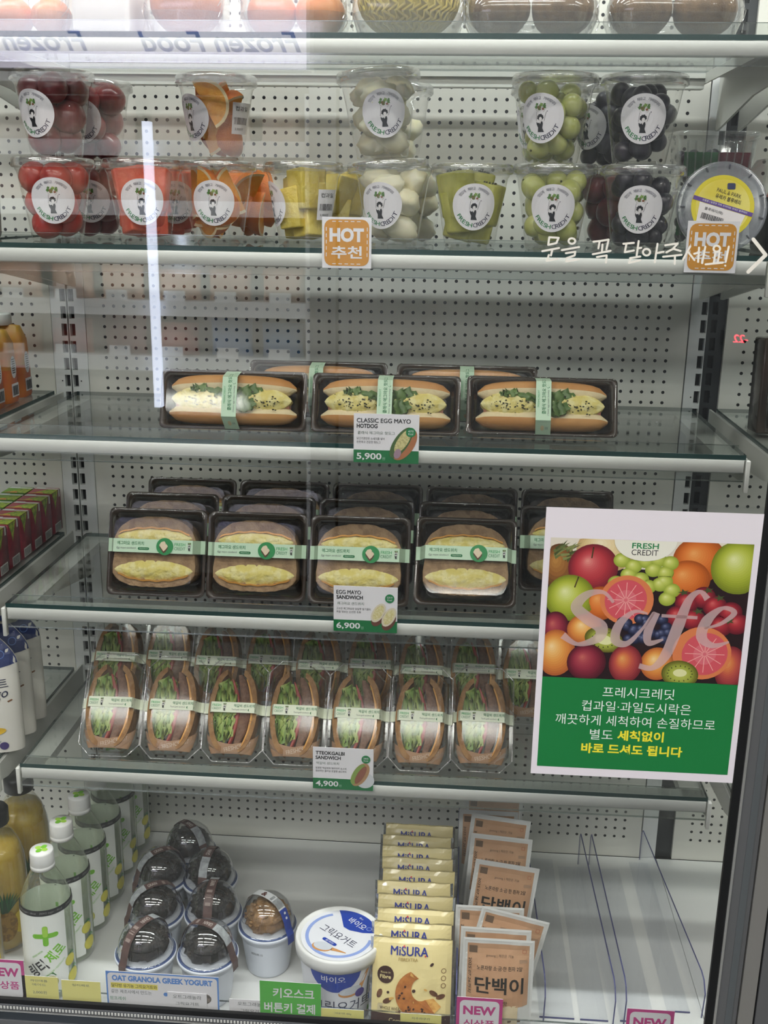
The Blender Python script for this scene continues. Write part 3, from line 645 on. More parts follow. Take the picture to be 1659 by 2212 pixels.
bot('ggrape', 'clear cup of green grapes in the back row of the lower tier', 1198, -0.156, yaw=None, seed=28, group=BK)
bot('dred', 'clear cup of dark red fruit in the back row between the grape cups', 1322, -0.15, yaw=None, seed=29, group=BK)
top('dred', 'clear cup of dark red fruit stacked in the back row at far left', 204, -0.155, yaw=-25, seed=31, group=BK)
top('melon', 'clear cup of melon stacked in the back row behind the leaning melon cup', 852, -0.145, yaw=None, seed=32, group=BK, n=7, top=0.06)
top('ggrape', 'clear cup of green grapes stacked in the back row, behind the front grape cups', 1188, -0.156, yaw=-50, seed=33, group=BK)
top('dgrape', 'clear cup of dark grapes stacked in the back row, left of the front dark cup', 1312, -0.15, yaw=-40, seed=34, group=BK)
# ------------------------------------------------------------------ packed sandwiches
TRAYB = P('brown_tray_plastic', '#3d3128', 0.25, coat=0.4)
BREAD = P('brown_bread', '#a98b68', 0.75, n=(130, '#8d7052', 0.42, 0.62), bump=(420, 0.7)); CRUST = P('bread_crust', '#8a6a48', 0.7)
EGG = P('egg_mayo', '#e2d377', 0.5, n=(110, '#f0e7a8', 0.42, 0.62), bump=(260, 0.8)); CHEESE = P('orange_cheese', '#e2a350', 0.4)
FILM = clear('clear_face_film', (0.97, 0.965, 0.955), 0.035, 0.8, 0.06, 3.5)
def ring_xz(w, h, r, y, zc, n=4): return [(x, y, z) for x, z in rrect(w, h, r, n, 0, zc)]
def lens_grid(mb, L, zc, a, b, y, mat, depth, seed, nx=44, nz=14, bulge=0.005, amp=0.0025, wob=0.0):
    """lumpy filling: a lens from -L..L with half heights a (up) and b (down)"""
    vs = []; fs = []
    for j in range(nz + 1):
        t = j / nz * 2 - 1
        for i in range(nx + 1):
            x = -L + 2 * L * i / nx; e = max(0.0, 1 - abs(x / L) ** 2.2) ** 0.7
            z = zc + (a if t > 0 else b) * e * t + wob * math.sin(x * 60 + seed)
            nn = mnoise.noise(Vector((x * 130, z * 130, seed))) + 0.6 * mnoise.noise(Vector((x * 300, z * 300, seed + 5)))
            n3 = mnoise.noise(Vector((x * 620, z * 620, seed + 8)))
            vs.append((x, y - bulge * e * (1 - t * t) - amp * (nn + 0.35 * n3) * e, z))
    for j in range(nz):
        for i in range(nx): k = j * (nx + 1) + i; fs.append((k, k + 1, k + nx + 2, k + nx + 1))
    mb.add(vs, fs, mat, True)
    bt = [vs[i] for i in range(nx + 1)]; tp = [vs[nz * (nx + 1) + i] for i in range(nx + 1)]
    mb.add(bt + [(p[0], depth, p[2]) for p in bt], [(i + nx + 1, i + nx + 2, i + 1, i) for i in range(nx)], mat, True)
    mb.add(tp + [(p[0], depth, p[2]) for p in tp], [(i, i + 1, i + nx + 2, i + nx + 1) for i in range(nx)], mat, True)
EW, EH = 0.127, 0.112
def band_path(pts):
    """maps u (length along a folded band, 0 = middle) to (x, y) on a polyline symmetric about x = 0; pts run from the middle outwards"""
    seg = []; s = 0.0
    for (x0, y0), (x1, y1) in zip(pts[:-1], pts[1:]): l = math.hypot(x1 - x0, y1 - y0); seg.append((s, s + l, x0, y0, x1, y1)); s += l
    def f(u):
        sg = -1 if u < 0 else 1; q = min(abs(u), s - 1e-9)
        for a, b, x0, y0, x1, y1 in seg:
            if q <= b: t = (q - a) / (b - a); return (sg * (x0 + (x1 - x0) * t), y0 + (y1 - y0) * t, sg * (y1 - y0) / (b - a) * 0 + sg * -(y0 - y1) / (b - a), -(x1 - x0) / (b - a))
    return f, s
def make_egg():
    t = thing('egg_sandwich_pack', '', 'sandwich pack')
    zc = EH / 2; mb = MB()
    mb.loft([ring_xz(EW, EH, 0.008, 0.0012, zc), ring_xz(EW, EH, 0.008, 0.0002, zc), ring_xz(EW - 0.008, EH - 0.008, 0.008, 0.0002, zc), ring_xz(EW - 0.012, EH - 0.012, 0.010, 0.008, zc), ring_xz(EW - 0.028, EH - 0.028, 0.010, 0.040, zc)], TRAYB, False, True)
    mb.build('tray', t)
    mb = MB()
    mb.loft([ring_xz(EW - 0.0005, EH - 0.0005, 0.008, -0.0006, zc), ring_xz(EW - 0.010, EH - 0.010, 0.008, -0.0008, zc), ring_xz(EW - 0.012, EH - 0.012, 0.009, -0.003, zc), ring_xz(EW - 0.022, EH - 0.022, 0.012, -0.017, zc), ring_xz(EW - 0.026, EH - 0.026, 0.012, -0.0185, zc)], FILM, False, True, True)
    mb.build('clear_lid', t)
    for up in (1, -1):
        g = random.Random(4 + up); pts = []
        if up > 0:
            for k in range(25):
                x = 0.052 - 0.104 * k / 24; pts.append((x, 0.0715 + 0.0300 * (1 - abs(x / 0.0522) ** 2.6) ** 0.6 + g.uniform(-0.0006, 0.0006)))
            pts += [(-0.0525, 0.064), (-0.051, 0.0580), (0.051, 0.0580), (0.0525, 0.064)]
            lz = 0.0750
        else:
            for k in range(25):
                x = -0.0525 + 0.105 * k / 24; pts.append((x, 0.030 - 0.0180 * (1 - abs(x / 0.0527) ** 3) ** 0.6 + g.uniform(-0.0006, 0.0006)))
            pts += [(0.053, 0.040), (0.051, 0.0562), (0.0, 0.0572), (-0.051, 0.0562), (-0.053, 0.040)]
            lz = 0.0335
        mb = MB(); mb.prism(pts if up < 0 else pts, -0.0115, 0.024, BREAD, 0.03, False); mb.build('bread', t)
        mb = MB(); lens_grid(mb, 0.0505 if up < 0 else 0.0480, lz, 0.0125 if up < 0 else 0.0115, 0.0125 if up < 0 else 0.0125, -0.0115, EGG, -0.009, 3.0 * up); mb.build('egg_filling', t)
        mb = MB(); n = 24; vs = []; L = 0.045
        for i in range(n + 1):
            x = -L + 2 * L * i / n; e = max(0, 1 - abs(x / 0.0500) ** 2.2) ** 0.7; z = lz + up * (0.0115 if up > 0 else 0.0125) * e + 0.0006 * math.sin(i * 1.3)
            vs.append((x, -0.0138, z + up * 0.0016)); vs.append((x, -0.0148, z - up * 0.0004))
        mb.add(vs, [(2 * i, 2 * i + 2, 2 * i + 3, 2 * i + 1) if up < 0 else (2 * i + 1, 2 * i + 3, 2 * i + 2, 2 * i) for i in range(n)], CHEESE, True)
        mb.add([(v[0], v[1] + (0.0 if k % 2 else 0.006), v[2] + (up * 0.0002 if k % 2 == 0 else 0)) for k, v in enumerate(vs)], [(2 * i, 2 * i + 2, 2 * i + 3, 2 * i + 1) for i in range(n)], CHEESE, True)
        mb.build('cheese_slice', t)
    f, s = band_path([(0, -0.0192), (0.0505, -0.0192), (0.0575, -0.0030), (0.0640, -0.0008), (0.0640, 0.002), (0.0520, 0.036)])
    a = Art(); a.rect(-s + 0.001, -0.0085, s - 0.001, 0.0085, MINT, 0, 40, 1)
    a.txt('에그마요 샌드위치', -0.0285, 0.0030, 0.0048, GINK, 1, wd=0.034, bold=0.03)
    a.txt('Egg mayo sandwich', -0.034, -0.0034, 0.0032, GRAYINK, 1, wd=0.025, shear=0.3); a.rr(-0.0190, -0.0052, -0.0045, -0.0018, 0.0016, GINK, 1); a.txt('280g(529kcal)', -0.0118, -0.0035, 0.0016, MINT, 2, wd=0.011)
    a.txt('FRESH', 0.0345, 0.0030, 0.0038, P('light_green_ink', '#3fa35f', 0.6), 1, wd=0.0135, bold=0.01); a.txt('CREDIT', 0.0345, -0.0022, 0.0038, GINK, 1, wd=0.0140)
    a.merge(FIG, 0.0465, 0.0005, 0.0085, 0, 1)
    mb = MB(); a.put(mb, lambda u, v, h: (f(u)[0] + f(u)[2] * h, f(u)[1] + f(u)[3] * h, zc + 0.008 + v), 0.0002)
    b = mb.build('label_band', t); b['label'] = 'mint paper band with dark green words'
    a = Art(); a.ell(0, 0, 0.0108, 0.0108, P('sticker_dot_green', '#1f8a48', 0.5), 0, 28)
    for s_ in (-1, 1):
        q = [(-0.0065, 0.001), (-0.004, 0.005), (0.000, 0.0062), (0.002, 0.0035), (-0.001, -0.001), (-0.0035, -0.003)]
        q = [(x + (0.0022 if s_ > 0 else -0.0005), y - (0.003 if s_ > 0 else -0.0005)) for x, y in q]
        a.poly([(x, y - 0.0025) for x, y in q], P('sticker_crust', '#5c3626', 0.6), 1 + (s_ > 0)); a.poly(q, P('sticker_sand', '#e3d0b4', 0.6), 3 + (s_ > 0))
    mb = MB(); a.put(mb, lambda u, v, h: (u + 0.0155, -0.0202 - h, zc + 0.008 + v), 0.0002); mb.build('round_sticker', t)
    return t
def settle(lean, depth_pts, H):
    """height to add so that the lowest corner of a pack leaning back rests on the shelf"""
    a = math.radians(lean); return max(0.0, -min([0.0] + [-y * math.sin(a) + z * math.cos(a) for y, z in depth_pts]))
egg0 = None
def egg(label, xl, y, lean, grp, xshift=0, yaw=0):
    global egg0
    if egg0 is None: egg0 = make_egg(); o = egg0
    else: o = dup(egg0)
    o.location = (xl, y, S4 + 0.0004 + settle(lean, [(0.040, 0.014), (-0.0185, 0.013)], EH)); o.rotation_euler = (-math.radians(lean), 0, math.radians(yaw)); o['label'] = label; o['group'] = grp
    return o
G1 = 'egg sandwich packs in the front row'; G2 = 'egg sandwich packs in the middle row'; G3 = 'egg sandwich packs in the rear row'
egg('leftmost egg sandwich pack in the front row, mint band cut off by glare', -0.2638, -0.286, 18, G1)
egg('second egg sandwich pack from the left in the front row', -0.1345, -0.288, 18, G1)
egg('egg sandwich pack in the front row behind the 6,900 price card', -0.0040, -0.291, 20, G1)
egg('rightmost egg sandwich pack in the front row, leaning back more', 0.1290, -0.293, 27, G1)
for k, x in enumerate((-0.266, -0.135, -0.003, 0.130, 0.263)):
    egg(('leftmost', 'second from left', 'middle', 'fourth from left', 'rightmost')[k] + ' egg sandwich pack in the middle row' + (', partly behind the fruit poster' if k == 4 else ''), x, -0.208 if k < 4 else -0.212, 18, G2)
for k, x in enumerate((-0.259, -0.127, 0.005, 0.137, 0.269)):
    egg(('leftmost', 'second from left', 'middle', 'fourth from left', 'rightmost')[k] + ' egg sandwich pack in the rear row by the perforated wall', x, -0.126, 18, G3)
# ------------------------------------------------------------------ hotdog packs
BUN = P('bun_crust', '#c08648', 0.55, n=(25, '#d29c5e', 0.35, 0.65), bump=(90, 0.15)); BUNW = P('bun_crumb', '#ead9b0', 0.7, bump=(300, 0.4))
EGG2 = P('egg_mayo_pepper', '#e4d47c', 0.5, n=(100, '#efe6a6', 0.42, 0.62), bump=(220, 0.9)); LET = P('dark_lettuce', '#4d6b36', 0.4, n=(50, '#6f8c4a', 0.35, 0.7)); HERB = P('dried_herb', '#3a3a24', 0.8)
HAM = P('sausage_pink', '#c78f7c', 0.4)
HW, HH = 0.181, 0.0735
def leafsheet(mb, pts, w, mat, seed, amp=0.004, n=18, m=5):
    """ruffled leaf strip along pts (x,y,z), width w along z"""
    P3 = [Vector(p) for p in pts]; vs = []; fs = []
    for i in range(n + 1):
        q = i / n * (len(P3) - 1); k = min(int(q), len(P3) - 2); c = P3[k].lerp(P3[k + 1], q - k)
        for j in range(m + 1):
            t = j / m - 0.5; r = abs(t) * 2
            vs.append((c.x + amp * 0.8 * math.sin(i * 1.9 + j + seed), c.y + amp * r * math.sin(i * 1.5 + seed + t * 3) - 0.003 * (1 - r), c.z + t * w * (1 - 0.6 * abs(2 * i / n - 1) ** 3) + amp * 0.6 * math.sin(i * 2.3 + seed)))
    for i in range(n):
        for j in range(m): k = i * (m + 1) + j; fs.append((k, k + m + 1, k + m + 2, k + 1))
    mb.add(vs, fs, mat, True)
def make_hotdog():
    t = thing('hotdog_pack', '', 'hotdog pack'); zc = HH / 2; mb = MB()
    mb.loft([ring_xz(HW, HH, 0.006, 0.0012, zc), ring_xz(HW, HH, 0.006, 0.0002, zc), ring_xz(HW - 0.008, HH - 0.008, 0.006, 0.0002, zc), ring_xz(HW - 0.014, HH - 0.014, 0.008, 0.012, zc), ring_xz(HW - 0.034, HH - 0.034, 0.008, 0.042, zc)], TRAYB, False, True); mb.build('tray', t)
    mb = MB(); mb.loft([ring_xz(HW - 0.0005, HH - 0.0005, 0.006, -0.0006, zc), ring_xz(HW - 0.009, HH - 0.009, 0.006, -0.0008, zc), ring_xz(HW - 0.011, HH - 0.011, 0.007, -0.003, zc), ring_xz(HW - 0.022, HH - 0.022, 0.009, -0.0215, zc), ring_xz(HW - 0.026, HH - 0.026, 0.009, -0.0230, zc)], FILM, False, True); mb.build('clear_lid', t)
    def bun(zc_, rz, ry, half, sag, mat_o, mat_i, up):
        rings = []; n = 18
        for i in range(n + 1):
            u = -1 + 2 * i / n; e = max(0.03, (1 - abs(u) ** 6)) ** 0.5; x = half * u
            rings.append([(x, 0.004 + ry * e * math.cos(2 * PI * k / 20), zc_ - sag * u * u + rz * e * math.sin(2 * PI * k / 20)) for k in range(20)])
        vs = [p for r in rings for p in r]
        f1 = []; f2 = []
        for i in range(n):
            for k in range(20):
                kk = (k + 1) % 20; q = (i * 20 + k, (i + 1) * 20 + k, (i + 1) * 20 + kk, i * 20 + kk); s_ = math.sin(2 * PI * (k + 0.5) / 20) * up
                (f1 if s_ > 0.15 else f2).append(q)
        m = MB(); m.add(vs, f1, mat_o, True); m.add(vs, f2, mat_i, True); m.build('bun_half', t)
    bun(0.0560, 0.0125, 0.0150, 0.0775, 0.004, BUN, BUNW, 1); bun(0.0185, 0.0120, 0.0170, 0.0790, -0.001, BUN, BUNW, -1)
    mb = MB(); mb.tube([(-0.070 + 0.0014 * i, 0.004, 0.034 + 0.001 * math.sin(i / 20)) for i in range(0, 101, 5)], 0.009, HAM, 14); mb.build('sausage', t)
    for s_ in (-1, 1):
        mb = MB(); o = MB(); lens_grid(o, 0.037, 0.0355, 0.0150, 0.0135, -0.0085, EGG2, 0.002, 5.0 + s_, 34, 14, 0.006, 0.0028)
        mb.add([(x + s_ * 0.037, y, z) for x, y, z in o.v], o.f, EGG2, True)
        g = random.Random(9 + s_)
        for k in range(46):
            a_ = g.gauss(0, 0.009) + s_ * (0.047 if g.random() < 0.5 else 0.026); b_ = 0.034 + g.gauss(0, 0.0045)
            if abs(a_ - s_ * 0.037) < 0.028: mb.ball((a_, -0.0145 - 0.0004 * g.random(), b_), g.uniform(0.0004, 0.0010), HERB, 5, 4, (1.6, 0.8, 1))
        mb.build('egg_filling', t)
    mb = MB(); leafsheet(mb, [(-0.030, -0.011, 0.046), (0.0, -0.014, 0.040), (0.022, -0.012, 0.047), (0.036, -0.010, 0.048)], 0.014, LET, 1); leafsheet(mb, [(-0.006, -0.0165, 0.034), (0.012, -0.0180, 0.030), (0.030, -0.0160, 0.029)], 0.018, LET, 3); leafsheet(mb, [(-0.050, -0.010, 0.0475), (-0.03, -0.011, 0.049)], 0.009, LET, 5); mb.build('lettuce', t)
    # vertical mint band over the middle, folded down the sloping front edge
    def bf(u, v, h):
        if v > HH - 0.012: return (u, -0.0235 - h + (v - HH + 0.012) * 2.2, v)
        if v >= 0.0125: return (u, -0.0236 - h, v)
        return (u + (0.0125 - v) * 0.12, -0.0236 - h + (0.0125 - v) * 1.75, v)
    a = Art(); a.rect(-0.0090, 0.0005, 0.0090, HH - 0.001, MINT, 0, 1, 24)
    c2 = 0.043
    a.txt('클래식 에그마요 핫도그', 0.0005, c2, 0.0048, GINK, 1, wd=0.046, bold=0.03, rot=90); a.txt('FRESHCREDIT', -0.0058, c2 - 0.004, 0.0022, P('light_green_ink', '#3fa35f'), 1, wd=0.021, rot=90); a.txt('Classic egg mayo hotdog', 0.0058, c2 - 0.009, 0.0022, GRAYINK, 1, wd=0.032, rot=90, shear=0.3)
    a.rr(0.0035, 0.052, 0.0072, 0.0690, 0.0018, GINK, 1); a.txt('210g(475kcal)', 0.0053, 0.0605, 0.0016, MINT, 2, wd=0.013, rot=90); a.ell(-0.001, 0.006, 0.0022, 0.0022, P('band_dot', '#d8c9a0'), 1, 12); a.txt('냉장', 0.004, 0.006, 0.002, GRAYINK, 1)
    mb = MB(); a.put(mb, bf, 0.0002); b = mb.build('label_band', t); b['label'] = 'vertical mint paper band with dark green words'
    return t
hd0 = None
def hotdog(label, x, y, lean, grp, yaw=0):
    global hd0
    if hd0 is None: hd0 = make_hotdog(); o = hd0
    else: o = dup(hd0)
    o.location = (x, y, S3 + 0.0004 + settle(lean, [(0.042, 0.017), (-0.023, 0.013)], HH)); o.rotation_euler = (-math.radians(lean), 0, math.radians(yaw)); o['label'] = label; o['group'] = grp
HG = 'hotdog packs in the front row'; HG2 = 'hotdog packs in the back row'
hotdog('left hotdog pack of the three in front, standing by the bright reflected strip', -0.1625, -0.271, 20, HG)
hotdog('middle hotdog pack of the three in front, behind the 5,900 price card', 0.0250, -0.271, 23, HG)
hotdog('right hotdog pack of the three in front', 0.2135, -0.272, 27, HG)
hotdog('left hotdog pack of the back row, its top showing behind the front packs', -0.070, -0.178, 18, HG2)
hotdog('right hotdog pack of the back row, its top showing behind the front packs', 0.123, -0.180, 18, HG2)
# ------------------------------------------------------------------ upright filled sandwich packs
TBR = P('grain_bread', '#ab8152', 0.75, n=(120, '#94693e', 0.42, 0.64), bump=(380, 0.7)); LG = P('pale_lettuce', '#b4c06a', 0.45, n=(45, '#8aa648', 0.35, 0.68)); LGD = P('green_lettuce', '#6a8a3c', 0.45, n=(45, '#8fae50', 0.35, 0.68))
TOMA = P('tomato_slice', '#a5463a', 0.35); PATTY = P('meat_patty', '#8a6650', 0.7, n=(150, '#6f4e3c', 0.4, 0.65), bump=(350, 0.9)); WRAP = P('kraft_wrap', '#b08a6a', 0.7); WRAPT = P('wrap_print', '#dcc9b4', 0.7)
TWD, THH = 0.082, 0.138
CLAM = clear('clamshell_plastic', (0.975, 0.975, 0.975), 0.025, 0.85, 0.07, 3.0)
def octo(w, h, c, y, zc): return [(x, y, zc + z) for x, z in ((w / 2, h / 2 - c), (w / 2 - c, h / 2), (-w / 2 + c, h / 2), (-w / 2, h / 2 - c), (-w / 2, -h / 2 + c), (-w / 2 + c, -h / 2), (w / 2 - c, -h / 2), (w / 2, -h / 2 + c))]
def make_tt():
    t = thing('filled_sandwich_pack', '', 'sandwich pack'); zc = THH / 2
    mb = MB()
    mb.loft([octo(TWD, THH, 0.016, 0.0, zc), octo(TWD - 0.002, THH - 0.002, 0.016, -0.0016, zc), octo(TWD - 0.010, THH - 0.010, 0.016, -0.0016, zc), octo(TWD - 0.013, THH - 0.014, 0.016, 0.0, zc), octo(TWD - 0.020, THH - 0.022, 0.014, -0.016, zc + 0.001), octo(TWD - 0.030, THH - 0.040, 0.013, -0.0195, zc + 0.002)], CLAM, False, True, False)
    mb.tube([Vector(p) + Vector((0, -0.0016, 0)) for p in octo(TWD - 0.001, THH - 0.001, 0.016, 0, zc)] + [Vector(octo(TWD - 0.001, THH - 0.001, 0.016, 0, zc)[0]) + Vector((0, -0.0016, 0))], 0.0011, clear('clamshell_rim', (0.93, 0.93, 0.93), 0.2, 0.7, 0.1, 2.0), 6)
    for x, z in ((-0.024, 0.048), (0.025, 0.050)): mb.tube([(x + 0.0026 * math.cos(q), -0.0190, z + 0.0026 * math.sin(q)) for q in [0.4 + PI / 2 * k for k in range(5)]], 0.00045, clear('clamshell_knob', (0.9, 0.9, 0.9), 0.25, 0.5, 0.1), 5)
    mb.build('clear_front', t)
    mb = MB(); mb.loft([octo(TWD, THH, 0.016, 0.0006, zc), octo(TWD - 0.010, THH - 0.010, 0.016, 0.0012, zc), octo(TWD - 0.016, THH - 0.018, 0.015, 0.012, zc), octo(TWD - 0.034, THH - 0.050, 0.012, 0.034, zc + 0.004)], CLAM, False, True, False); mb.build('clear_back', t)
    for s in (-1, 1):                                             # two curved slices
        pts = []; n = 16
        o = [(s * (0.0345 * math.cos(a) ** 0.7 if abs(a) < 1.5 else 0.0), 0.066 + 0.057 * math.sin(a)) for a in [(-1.30 + 2.60 * k / n) for k in range(n + 1)]]
        i_ = [(s * 0.0280 * math.cos(a) ** 0.8, 0.066 + 0.052 * math.sin(a)) for a in [(1.18 - 2.36 * k / n) for k in range(n + 1)]]
        q = [(x + (-0.0035 if s > 0 else 0.001), z) for x, z in o + i_]
        mb = MB(); mb.prism(q if s > 0 else q[::-1], -0.0125, 0.018, TBR, 0.0, False); mb.build('bread_slice', t)
    mb = MB(); g = random.Random(3)
    for k in range(9):
        x0 = -0.0220 + k * 0.0026; leafsheet(mb, [(x0 - 0.003, -0.0090 - 0.0006 * (k % 4), 0.066), (x0 + 0.0035, -0.0130, 0.066)], 0.088 - 0.004 * abs(k - 4), LGD if k % 3 == 0 else LG, k * 1.3, 0.0032, 3, 26)
    mb.build('lettuce', t)
    def strip(x, w, z0, z1, mat, nm, y=-0.0122, lump=0.0008):
        m = MB(); n = 16; rings = []
        for k in range(n + 1):
            z = z0 + (z1 - z0) * k / n; e = math.sin(PI * min(1, max(0, (k + 0.6) / (n + 1.2)))) ** 0.5; bend = 0.010 * ((k / n - 0.5) * 2) ** 2
            rings.append([(x - bend + px_ * w * e + lump * mnoise.noise(Vector((k * 0.9, px_ * 5, x * 99))), y + (0.0 if py_ < 0 else 0.026) - (0.0010 * mnoise.noise(Vector((k * 1.1, x * 50, px_ * 7)))), z) for px_, py_ in ((-0.5, -1), (0.0, -1.2), (0.5, -1), (0.5, 1), (-0.5, 1))])
        m.loft(rings, mat, True, True); m.build(nm, t)
    strip(0.0052, 0.0055, 0.018, 0.108, TOMA, 'tomato_slice'); strip(0.0150, 0.0140, 0.018, 0.114, PATTY, 'meat_patty', -0.0128, 0.0016); strip(0.0242, 0.0030, 0.020, 0.108, CHEESE, 'cheese_slice', -0.0135)
    # kraft wrap around the lower end
    def wr(u, v, h):
        e = 1 - 0.32 * max(0, (0.040 - v) / 0.040) ** 2
        a = u * 1.25; return (0.0350 * math.sin(a) * e, -0.0005 - 0.0148 * math.cos(a) * e - h, v + 0.004)
    a = Art(); n = 20; top_ = [0.018 + 0.016 * abs(k / n * 2 - 1) ** 1.5 for k in range(n + 1)]
    vs = []; fs = []
    for k in range(n + 1):
        for j in range(5): vs.append((-1.2 + 2.4 * k / n, 0.006 + (top_[k] - 0.006) * j / 4))
    for k in range(n):
        for j in range(4): i = k * 5 + j; fs.append((i, i + 5, i + 6, i + 1))
    a.raw(vs, fs, WRAP, 0)
    mb = MB(); a.put(mb, wr, 0.0003)
    b = Art(); b.txt('FRESHCREDIT', 0.010, 0.0150, 0.0055, WRAPT, 1, wd=0.038, rot=14); b.put(mb, lambda u, v, h: wr(u / 0.0382, v, h), 0.0003)
    mb.build('paper_wrap', t)
    f, s = band_path([(0, -0.0202), (0.0285, -0.0202), (0.0350, -0.0040), (0.0420, -0.0022), (0.0420, 0.0022), (0.030, 0.022)])
    a = Art(); a.rect(-s + 0.001, -0.0068, s - 0.001, 0.0068, CREAMP, 0, 44, 1)
    a.txt('FRESH', -0.0215, 0.0024, 0.0032, P('light_green_ink', '#3fa35f'), 1, wd=0.0115, bold=0.015); a.txt('CREDIT', -0.0215, -0.0020, 0.0032, GINK, 1, wd=0.0118); a.merge(FIG, -0.0110, 0.0, 0.0085, 0, 1)
    a.txt('떡갈비 샌드위치', 0.0150, 0.0022, 0.0042, GINK, 1, wd=0.027, bold=0.03); a.txt('Tteok-galbi sandwich', 0.0085, -0.0030, 0.0026, GRAYINK, 1, wd=0.020, shear=0.3); a.rr(0.0200, -0.0046, 0.0315, -0.0016, 0.0014, GINK, 1); a.txt('229g(385kcal)', 0.0257, -0.0031, 0.0014, CREAMP, 2, wd=0.009)
    mb = MB(); a.put(mb, lambda u, v, h: (f(u)[0] + f(u)[2] * h, f(u)[1] + f(u)[3] * h, 0.0690 + v), 0.0002); b = mb.build('label_band', t); b['label'] = 'cream paper band with green words'
    return t
tt0 = None
def tt(label, x, y, lean, grp, yaw=0):
    global tt0
    if tt0 is None: tt0 = make_tt(); o = tt0
    else: o = dup(tt0)
    o.location = (x, y, S5 + 0.0004 + settle(lean, [(0.034, 0.029), (-0.0195, 0.022), (0.012, 0.009)], THH)); o.rotation_euler = (-math.radians(lean), 0, math.radians(yaw)); o['label'] = label; o['group'] = grp
TG = 'filled sandwich packs in the front row'; TG2 = 'filled sandwich packs in the rear row'
fx = (-0.3335, -0.2510, -0.1690, -0.0870, -0.0045, 0.0778, 0.1580)
for k, x in enumerate(fx):
    lab = ('leftmost filled sandwich pack in the front row', 'second filled sandwich pack from the left in the front row', 'third filled sandwich pack from the left in the front row', 'middle filled sandwich pack of the seven in front', 'filled sandwich pack in the front row above the 4,900 price card', 'filled sandwich pack second from the right in the front row', 'rightmost filled sandwich pack in the front row')[k]
    tt(lab, x, -0.3005 if k < 6 else -0.294, 37, TG, (2, 1, 1, 0, 0, -1, -1)[k])
for k, px in enumerate((275, 377, 489, 596, 721, 835, 954, 1051, 1150)):
    x = AZ(px, 1430, -0.55).x
    tt(('leftmost', 'second from left', 'third from left', 'fourth from left', 'middle', 'fourth from right', 'third from right', 'second from right', 'rightmost')[k] + ' filled sandwich pack in the dim rear row', -0.372 + 0.0745 * k, -0.155 + (0.012 if k % 2 else 0), 33, TG2)
